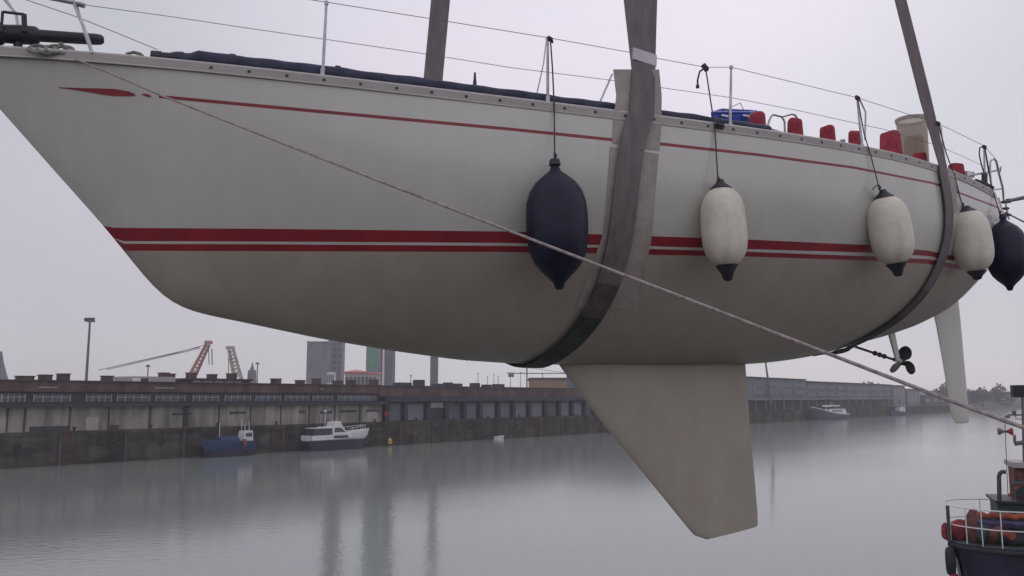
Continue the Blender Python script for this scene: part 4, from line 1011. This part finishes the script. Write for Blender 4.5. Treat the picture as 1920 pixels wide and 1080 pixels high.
for px, dy in spots:
    base = np.array([np.interp(px, [1700, 1790, 1850, 1925, 2150], [f_[i] for f_ in fs]) for i in range(3)]) + np.array([0, dy, 1.5 + dy * .03])
    sc = rng.uniform(.8, 1.35)
    if proto is None:
        proto = bpy.data.objects.new('shore_tree', None); col.objects.link(proto); proto.location = tuple(base)
        m = MB(); m.tube([base, base + U * 5], [.5, .3], 6)
        for k_ in range(4): m.tube([base + U * 4, base + U * 7 + np.array([math.cos(k_ * 1.6), math.sin(k_ * 1.6), 0]) * 3], [.25, .1], 5)
        m.build('trunk', 'trunk', proto)
        m = MB(); crown(m, base + U * 8, 5, 4.5); crown(m, base + U * 6.5 + np.array([3, 0, 0]), 3.5, 3, 70); m.build('crown', 'foliage', proto)
        o = proto
    else:
        o = proto.copy(); col.objects.link(o); o.location = tuple(base)
        for ch in list(proto.children):
            c2 = ch.copy(); col.objects.link(c2); c2.parent = o
    o.rotation_euler = (0, 0, rng.uniform(0, 6)); o.scale = (sc, sc, sc * rng.uniform(.8, 1.1))
    o['label'] = 'hazy tree among others along the distant right shore'; o['category'] = 'tree'; o['group'] = 'trees on the distant right shore'
for x0, x1, y, dY, mw, lab in [(1745, 1762, 748, 20, 'pale', 'pale far house behind the mooring rope left of the rudder'), (1822, 1834, 735, 60, 'greyd', 'dark upright far house just right of the rudder'), (1852, 1875, 741, 55, 'blueb', 'blue grey far house on the shore hill'), (1868, 1905, 736, 120, 'greyd', 'broad dark far house on top of the shore hill'), (1880, 1896, 752, 20, 'grey', 'small grey far house low on the shore')]:
    Y = float(np.interp((x0 + x1) / 2, [1700, 1790, 1850, 1925], [f_[1] for f_ in fs[:4]])) + dY
    block('shore_house', lab, 'house', x0, x1, y, Y, 12, mw, 3, 4, group='houses on the distant right shore')
# ------------------------------------------------------------------ boats at the far quay
def boat(root, p0, p1, beam_, zb, zs_bow, zs_st, mhull, name='hull', bowsharp=.35, flare=.8, deckm='pale', lift=0.0):
    """hull from stern p0 to bow p1 (waterline points)"""
    p0, p1 = np.array(p0, float), np.array(p1, float); d = p1 - p0; Ln = np.linalg.norm(d); d /= Ln; s_ = np.cross(d, U)
    m = MB(); g = []; top = []; zs_bow += lift; zs_st += lift
    for t in np.linspace(0, 1, 22):
        bb = beam_ / 2 * (1 - max(0, (t - (1 - bowsharp)) / bowsharp) ** 2.0) * (.88 + .12 * min(1, t * 4)); zt = zs_st + (zs_bow - zs_st) * t ** 2.2
        over = d * (.35 * (t ** 8) * (zs_bow - zb) * .8)
        c = p0 + d * Ln * t
        row = [c - U * .3, c + s_ * bb * flare * .92 + U * zb * 0 - U * .1, c + s_ * bb * flare + U * (.35 + lift * .8), c + s_ * bb * (flare + .02) + U * (.36 + lift * .8), c + s_ * bb + U * zt * .7 + over * .7, c + s_ * bb + U * zt + over]
        g.append(row); top.append((c + s_ * bb + U * zt + over, c - s_ * bb + U * zt + over, c))
    lo = 2 if lift else 0; mir = lambda r: [p_ - 2 * ((p_ - p0) @ s_) * s_ for p_ in r]  # dark lower band on lifted hulls stands in for the reflection beneath them
    m.grid([r[:3] for r in g], lo, True); m.grid([r[2:] for r in g], 0, True)
    m.grid([mir(r[:3]) for r in g], lo, True, flip=True); m.grid([mir(r[2:]) for r in g], 0, True, flip=True)
    a5, b5 = g[0], mir(g[0])
    m.add([a5[1], a5[2], b5[2], b5[1]], [(0, 1, 2, 3)], lo); m.add([a5[2], a5[5], b5[5], b5[2]], [(0, 1, 2, 3)], 0)
    m.grid([[a * .97 + c * .03 - U * .06, b_ * .97 + c * .03 - U * .06] for a, b_, c in top], 1, True)
    m.build(name, [mhull, deckm, 'hulln'], root, merge=.001)
    return d, s_, Ln
def moor(x0, x1, off): return QW(qs(x0, off, 830), off, 0), QW(qs(x1, off, 830), off, 0)
def lb(m, p0, d, s_, x0, x1, w0, w1, z0, z1, mi=0, rake0=0, rake1=0, tw=1.0):
    """cabin box along the boat: x along, half widths, heights, end rakes"""
    A_ = [p0 + d * x0 - s_ * w0 + U * z0, p0 + d * x1 - s_ * w1 + U * z0, p0 + d * x1 + s_ * w1 + U * z0, p0 + d * x0 + s_ * w0 + U * z0]
    B_ = [p0 + d * (x0 + rake0) - s_ * w0 * tw + U * z1, p0 + d * (x1 - rake1) - s_ * w1 * tw + U * z1, p0 + d * (x1 - rake1) + s_ * w1 * tw + U * z1, p0 + d * (x0 + rake0) + s_ * w0 * tw + U * z1]
    m.hexa(A_, B_, mi)
# white motor yacht
p0, p1 = moor(574, 684, -2.2)
wy = thing('motor_cruiser', (p0 + p1) / 2, 'white motor cruiser with a flying bridge moored at the far quay wall', 'motor boat')
d, s_, Ln = boat(wy, p0, p1, 3.2, 0, 1.8, .9, 'white', deckm='white', lift=1.7); p0 = p0 + U * 1.3
f = Ln / 114.
m = MB(); lb(m, p0, d, s_, 26 * f, 72 * f, 1.2, 1.15, 1.2, 2.7, 0, .2, 1.2, .9); c1 = m.build('cabin', 'white', wy)
m = MB(); lb(m, p0, d, s_, 44 * f, 66 * f, 1.22, 1.18, 1.75, 2.5, 0, .2, 1.0, .92); m.build('side_window', 'glass', c1)
m = MB(); lb(m, p0, d, s_, 44 * f, 62 * f, 1.0, .9, 2.71, 3.6, 0, .2, .5, .95); m.build('flying_bridge', 'white', wy)
m = MB(); lb(m, p0, d, s_, 6 * f, 40 * f, 1.3, 1.3, 2.45, 2.55, 0); m.build('aft_canopy', 'white', wy)
m = MB(); lb(m, p0, d, s_, 8 * f, 40 * f, 1.2, 1.2, 1.3, 2.44, 0); m.build('aft_cover', 'teal', wy)
m = MB(); lb(m, p0, d, s_, 40 * f, 68 * f, 1.63, 1.63, .75, 1.2, 0); m.build('hull_panel', 'purple', wy)
m = MB()
for sg in (1, -1):
    for t in (72, 80, 88, 96, 104, 111): 
        w_ = 1.4 * (1 - max(0, (t - 76) / 42) ** 2); zt = 1.25 + .9 * (t / 114) ** 2.2; m.tube([p0 + d * t * f + s_ * w_ * sg + U * zt, p0 + d * t * f + s_ * w_ * sg + U * (zt + .75)], .03, 4)
    m.tube([p0 + d * t * f + s_ * sg * 1.4 * (1 - max(0, (t - 76) / 42) ** 2) + U * (1.25 + .9 * (t / 114) ** 2.2 + .75) for t in (72, 80, 88, 96, 104, 111)], .04, 4)
m.build('bow_rail', 'white', wy)
m = MB(); c_ = p0 + d * 34 * f; m.tube([c_ + U * 2.5, c_ + U * 5.4], .05, 5); m.tube([c_ + U * 5.2, c_ + U * 5.5], .28, 8); m.build('radar_mast', 'white', wy)
# blue fishing boat
p0, p1 = moor(384, 472, -2.2)
fb = thing('fishing_boat', (p0 + p1) / 2, 'blue fishing boat with a small white wheelhouse by the dark quay wall', 'fishing boat')
d, s_, Ln = boat(fb, p1, p0, 2.9, 0, 2.0, 1.5, 'bblue', deckm='bblue', lift=.8); p1 = p1 + U * .7; f = Ln / 85.
m = MB(); lb(m, p1, d, s_, 4 * f, 22 * f, .95, .9, 1.45, 3.1, 0, .1, .3, .9); c1 = m.build('wheelhouse', 'white', fb)
m = MB(); lb(m, p1, d, s_, 6 * f, 19 * f, .97, .92, 2.2, 2.8, 0, .05, .2, .93); m.build('side_window', 'glass', c1)
m = MB(); lb(m, p1, d, s_, 28 * f, 66 * f, 1.0, .8, 1.5, 2.3, 0, .3, .4, .8); m.build('tarpaulin', 'bblue', fb)
m = MB()
for t, h_ in ((6, 4.6), (14, 4.2), (20, 4.9), (60, 4.4)): m.tube([p1 + d * t * f + U * 1.5, p1 + d * t * f + U * h_], .05, 5)
m.build('mast_poles', 'white', fb)
m = MB(); m.tube([p1 + d * 24 * f + s_ * -1.5 + U * 1.9, p1 + d * 24 * f + s_ * -1.5 + U * .9], .3, 8); m.tube([p1 + d * 24 * f + s_ * 1.5 + U * 1.9, p1 + d * 24 * f + s_ * 1.5 + U * .9], .3, 8); m.build('float_buoy', 'orange', fb)
# yellow mooring buoy / box
m = MB(); c_ = QW(qs(731, -.6, 830), -.6, .35); m.tube([c_ + U * .0, c_ + U * .1, c_ + U * .75, c_ + U * .85], [.35, .42, .42, .3], 12); m.tube([c_ + U * .42, c_ + U * .5], .45, 12, 1); m.tube([c_ + U * .85, c_ + U * 1.15], .12, 8)
m.build('mooring_buoy', ['yellow', 'rust'], label='small yellow buoy floating at the foot of the far wall', category='buoy')
# small pale dinghy
p0, p1 = moor(929, 944, -1.2)
dg = thing('dinghy', (p0 + p1) / 2, 'tiny pale dinghy against the dark wall left of the keel', 'dinghy')
boat(dg, p0, p1, 1.4, 0, .8, .6, 'white'); m = MB(); lb(m, p0, (p1 - p0) / np.linalg.norm(p1 - p0), np.array([0, 1., 0]), .8, 1.2, .55, .5, .45, .52); m.build('thwart', 'brick', dg)
# dark-hulled motor yacht to the right of the keel
p0, p1 = moor(1585, 1527, -3)
dy_ = thing('motor_cruiser', (p0 + p1) / 2, 'motor cruiser with white upperworks and dark hull right of the keel', 'motor boat')
d, s_, Ln = boat(dy_, p0, p1, 4.6, 0, 5.2, 2.0, 'hulln', deckm='white'); f = Ln / 58.
m = MB(); lb(m, p0, d, s_, 3 * f, 40 * f, 2.0, 1.4, 2.0, 4.2, 0, 1.5, 5, .85); c1 = m.build('cabin', 'white', dy_)
m = MB(); lb(m, p0, d, s_, 12 * f, 32 * f, 2.02, 1.7, 3.2, 3.9, 0, 1, 3, .87); m.build('side_window', 'glass', c1)
m = MB(); lb(m, p0, d, s_, 14 * f, 36 * f, 1.5, 1.2, 5.3, 5.8, 0, .5, .5, 1); m.build('hard_top', 'white', dy_)
m = MB()
for t in (16, 26, 34): m.tube([p0 + d * t * f + U * 4.1, p0 + d * t * f + U * 5.3], .15, 4)
m.tube([p0 + d * 25 * f + U * 5.8, p0 + d * 25 * f + U * 7.2], .1, 4); m.build('roof_posts', 'white', dy_)
m = MB(); g = []
for sg in (1, -1):
    m.tube([p0 + d * Ln * t + s_ * sg * 2.32 * (1 - max(0, (t - .65) / .35) ** 2) + U * (2.05 + 3.2 * t ** 2.2) + d * (.35 * t ** 8 * 4.2) for t in np.linspace(0, 1, 18)], .16, 5)
m.build('white_sheer', 'white', dy_)
# another small boat further right
p0, p1 = moor(1702, 1674, -3)
sb = thing('motor_launch', (p0 + p1) / 2, 'small dark launch with a pale cabin at the far end of the quay', 'motor boat')
d, s_, Ln = boat(sb, p0, p1, 3.5, 0, 3.0, 1.8, 'purple'); f = Ln / 28.
m = MB(); lb(m, p0, d, s_, 6 * f, 17 * f, 1.3, 1.2, 1.8, 4.2, 0, .3, 1, .9); m.build('cabin', 'white', sb)
m = MB(); lb(m, p0, d, s_, 3 * f, 20 * f, 1.4, 1.3, 4.6, 4.9, 0); m.build('awning', 'pale', sb)
# ------------------------------------------------------------------ workboat at lower right
WY = 0.0
TO = at(1787, 1024, 27.0); TA = np.array([.93, -.37, 0]); TA /= np.linalg.norm(TA); TB = np.array([-TA[1], TA[0], 0])
def wp(px, py, dY=0.):
    """place seen at a pixel on the boat's lengthwise upright plane dY inboard of its near side"""
    r_ = ray(px, py); t = (TO + TB * dY - O) @ TB / (r_ @ TB); return O + r_ * t
def tg(a, b_, z): return np.array([TO[0], TO[1], 0]) + TA * a + TB * b_ + U * z
def along(p_): return (p_ - TO) @ TA
zd = TO[2]
tug = thing('workboat', tg(6, 1.8, 0), 'dark blue workboat with white rails and orange gear at lower right', 'workboat')
cY = 1.8
outl = []
for t in np.linspace(0, 1, 40):
    x = 13 * t ** 1.6; bb = 1.8 * min(1, (x / 1.3)) ** .30 if x > 0 else .7; outl.append((x, bb))
m = MB(); g = []
for x, bb in outl:
    lean = .35 * max(0, 1 - x / 2); g.append([tg(x + lean * 2.0, cY - bb * .75, -.4), tg(x + lean * 1.6, cY - bb * .90, 1.6), tg(x + lean * .6, cY - bb, zd - .6), tg(x, cY - bb, zd - .1), tg(x, cY - bb, zd)])
g0 = g
m.grid(g, 0, True)
gm = []
for x, bb in outl:
    lean = .35 * max(0, 1 - x / 2); gm.append([tg(x + lean * 2.0, cY + bb * .75, -.4), tg(x + lean * 1.6, cY + bb * .90, 1.6), tg(x + lean * .6, cY + bb, zd - .6), tg(x, cY + bb, zd - .1), tg(x, cY + bb, zd)])
m.grid(gm, 0, True, flip=True); m.grid([gm[0], g[0]], 0, True)
m.grid([[tg(x, cY - bb, zd), tg(x, cY + bb, zd)] for x, bb in outl], 1, False, flip=True)
m.build('hull', ['hulln', 'teal'], tug, merge=.001)
m = MB(); m.tube([tg(x, cY - bb - .04, zd - .12) for x, bb in outl], .07, 8); m.build('rubbing_strake', 'rubber', tug)
ry = zd + 1.09; rm = zd + .52
def edge(x): return float(np.interp(x, [a[0] for a in outl], [a[1] for a in outl]))
m = MB()
for sg in (-1, 1):
    line = [(x, cY + sg * (edge(x) - .06)) for x in 8 * np.linspace(0.02, 1, 30) ** 1.6]
    m.tube([tg(x, y, ry) for x, y in line], .020, 6); m.tube([tg(x, y, rm) for x, y in line], .018, 6)
    for x in ([.06, .45, .85, 1.35, 2.5, 4.1, 5.8, 8] if sg < 0 else [.1, 1.2, 2.8, 4.6, 6.4]):
        y = cY + sg * (edge(x) - .06); m.tube([tg(x, y, zd), tg(x, y, ry)], .018, 6)
m.tube([tg(.02, 1.16, ry), tg(.02, 2.44, ry)], .02, 6); m.tube([tg(.02, 1.16, rm), tg(.02, 2.44, rm)], .018, 6)
m.build('guard_rail', 'white', tug)
m = MB(); m.tube([tg(.0, 1.1, zd - .05), tg(.0, 1.1, ry)], .05, 6); m.build('bow_post', 'teal', tug)
def tb(m, px0, px1, py0, py1, dY0, dY1, mi=0):
    a = wp(px0, py1, dY0); b_ = wp(px1, py0, dY0); x0, x1, z0_, z1_ = along(a), along(b_), a[2], b_[2]
    zc = wp((px0 + min(px1, 1930)) / 2, py0, dY0)[2]; z0_ = wp((px0 + min(px1, 1930)) / 2, py1, dY0)[2]
    m.hexa([tg(x0, dY0, z0_), tg(x1, dY0, z0_), tg(x1, dY1, z0_), tg(x0, dY1, z0_)], [tg(x0, dY0, zc), tg(x1, dY0, zc), tg(x1, dY1, zc), tg(x0, dY1, zc)], mi)
m = MB(); tb(m, 1875, 2150, 945, 1022, 1.6, 3.2); dh = m.build('deckhouse', 'teal', tug)
m = MB(); tb(m, 1866, 2160, 940, 944.5, 1.3, 3.4); m.build('house_top', 'darkw', tug)
m = MB(); tb(m, 1906, 2110, 878, 939.6, 1.8, 3.0); br = m.build('bridge', 'rust', tug)
m = MB(); tb(m, 1908, 1926, 900, 932, 1.7, 1.79); tb(m, 1935, 1990, 886, 915, 1.7, 1.79); m.build('bridge_window', 'glass', br)
m = MB(); tb(m, 1899, 2120, 868, 877.5, 1.5, 3.2); m.build('bridge_roof', 'pale', tug)
m = MB(); m.tube([wp(1874, 942, 1.5), wp(1873, 893, 1.5), wp(1875, 887, 1.5), wp(1880, 884.5, 1.5), wp(1886, 885, 1.5)], .065, 10); m.build('exhaust_pipe', 'teal', tug)
m = MB(); m.tube([wp(1884, 783, 1.2), wp(1890, 930, 1.2)], .012, 5); c_ = wp(1885, 809, 1.2)
for sg, mi in ((-1, 0), (1, 1)): m.tube([c_, c_ + TA * sg * .07, c_ + TA * sg * .17, c_ + TA * sg * .21], [.03, .05, .12, .10], 8, mi)
m.build('whip_aerial', ['metal', 'redf'], tug)
m = MB(); m.tube([wp(1917, 745, 1.8), wp(1920, 872, 1.8)], .04, 6); tb(m, 1901, 1922, 722, 745, 1.6, 2.2, 1)
m.tube([wp(1890, 778, 1.8), wp(1898, 778, 1.8), wp(1930, 778, 1.8)], .025, 6); m.tube([wp(1904, 778, 1.8), wp(1905, 785, 1.8), wp(1920, 787, 1.8)], .015, 5)
tb(m, 1887, 1894, 779, 784, 1.7, 1.95, 0); tb(m, 1900, 1905, 770, 777, 1.7, 1.95, 0); m.tube([wp(1902, 832, 1.8), wp(1922, 829, 1.8)], .07, 6); tb(m, 1902, 1905, 818, 831, 1.7, 1.9, 0); tb(m, 1901, 1905, 815, 819, 1.7, 1.9, 2)
m.build('signal_mast', ['metal', 'rubber', 'pink'], tug)
m = MB(); m.tube([wp(1898, 905, 1.3), wp(1900, 906, 1.3), wp(1920, 906, 1.3)], .05, 6); m.tube([wp(1899, 906, 1.3), wp(1901, 938, 1.3)], .05, 6); m.tube([wp(1891, 930, 1.3), wp(1908, 912, 1.3), wp(1925, 905, 1.3)], .04, 6, 1); m.build('davit', ['teal', 'orange'], tug)
# gear stowed on the workboat deck
def lump(name, label, cat, c, r, mt, seed, sq=(1, 1, 1)):
    m = MB(); rg = np.random.RandomState(seed); g = []; ph = rg.uniform(0, 6, 6)
    for i, th in enumerate(np.linspace(0.02, math.pi - .02, 12)):
        row = []
        for a_ in np.linspace(0, 2 * math.pi, 17):
            k_ = 1 + .14 * math.sin(3 * a_ + ph[0] + 2 * th) + .1 * math.sin(5 * a_ + ph[1]) * math.sin(th * 3 + ph[2])
            row.append(np.array(c) + np.array([math.sin(th) * math.cos(a_) * sq[0], math.sin(th) * math.sin(a_) * sq[1], math.cos(th) * sq[2]]) * r * k_)
        g.append(row)
    m.grid(g, 0, True, flip=True); return m.build(name, mt, label=label, category=cat)
def dk_(px, dY, h=0.): p_ = wp(px, 1000, dY); return np.array([p_[0], p_[1], zd + h])
lump('red_tarpaulin', 'crumpled red tarpaulin at the bow of the workboat', 'tarpaulin', dk_(1799, 1.5, .25), .26, 'redf', 1, (1.2, 1, 1.3))
lump('liferaft_bag', 'dark red upright bundle tied inside the workboat rail', 'bundle', dk_(1826, 1.0, .48), .26, 'rust', 2, (.9, .9, 1.9))
lump('kit_bag', 'dark olive bag slumped against the white rail', 'bag', dk_(1843, .8, .3), .22, 'teal', 3, (.9, .8, 1.5))
lump('net_bundle', 'round brown red net bundle amid the workboat gear', 'net bundle', dk_(1868, .9, .30), .3, 'rust', 4, (1.2, 1, 1))
lump('black_bundle', 'black lumpy bundle at the right edge of the workboat gear', 'bundle', dk_(1896, .9, .2), .34, 'rubber', 5, (1.3, 1, .7))
m = MB()
pts = [dk_(1833 + i * 7, .95, .85 + .03 * math.sin(i * 1.7)) for i in range(16)]; m.tube(pts, [.06 + .03 * math.sin(i * 2.1) ** 2 + .02 for i in range(16)], 10); m.build('orange_hose', 'orange', label='orange roll of fabric laid over the violet tarpaulin on the workboat', category='fabric roll')
m = MB(); g = []
for i in range(18):
    x = 1836 + i * 6; g.append([dk_(x, .75, .52 + .02 * math.sin(i * 1.3)), dk_(x, .7, .66 + .03 * math.sin(i * .9)), dk_(x, 1.0, .77 + .02 * math.sin(i * 1.1)), dk_(x, 1.6, .75), dk_(x, 1.9, .5)])
m.grid(g, 0, True); m.build('violet_tarpaulin', 'purple', label='violet tarpaulin stretched over gear behind the workboat rail', category='tarpaulin')
m = MB(); g = []
for i in range(8):
    x = 1876 + i * 4; g.append([dk_(x, .6, .46), dk_(x, .55, .36), dk_(x + 1, .58, .24 + .05 * math.sin(i)), dk_(x + 1, .62, .22 + .05 * math.sin(i))])
m.grid(g, 0, True); m.build('orange_cloth', 'orange', label='orange cloth hanging behind the lower rail of the workboat', category='cloth')
# tyre fender and red fender on the bow
c_ = tg(-.02, .9, zd - .60); m = MB(); g = []
for a_ in np.linspace(0, 2 * math.pi, 25):
    row = []
    for b_ in np.linspace(0, 2 * math.pi, 13):
        R2 = .34 + .11 * math.cos(b_); row.append(c_ + TA * .13 * math.sin(b_) + TB * R2 * math.cos(a_) * .8 + U * R2 * math.sin(a_))
    g.append(row)
m.grid(g, 0, True); m.build('tyre_fender', 'rubber', label='black tyre hung on the bow of the workboat', category='tyre')
c_ = tg(.05, .75, zd - 1.1); m = MB(); m.tube([c_ + U * a for a in (.2, .12, 0, -.12, -.2)], [.03, .11, .15, .11, .02], 10); m.build('red_buoy', 'redf', label='small dull red buoy hanging below the tyre on the workboat', category='buoy')
c_ = tg(-.08, 1.3, zd + .25); m = MB(); m.tube([c_ + U * a for a in (.28, .18, 0, -.18, -.26)], [.03, .11, .13, .12, .03], 10); m.build('red_buoy', 'redf', label='red buoy on the outside of the workboat bow post', category='buoy')
# ------------------------------------------------------------------ haze
m = MB(); m.hexa([(-700, -60, -1.5), (1000, -60, -1.5), (1000, 1300, -1.5), (-700, 1300, -1.5)], [(-700, -60, 190), (1000, -60, 190), (1000, 1300, 190), (-700, 1300, 190)])
hm = bpy.data.materials.new('haze_air'); hm.use_nodes = True; n = hm.node_tree.nodes; n.remove(n['Principled BSDF'])
v = n.new('ShaderNodeVolumePrincipled'); v.inputs['Color'].default_value = (.95, .93, .97, 1); v.inputs['Density'].default_value = .0005; v.inputs['Anisotropy'].default_value = 0.0
hm.node_tree.links.new(v.outputs[0], n['Material Output'].inputs['Volume'])
M['haze'] = hm
o = m.build('haze', 'haze'); o['kind'] = 'stuff'
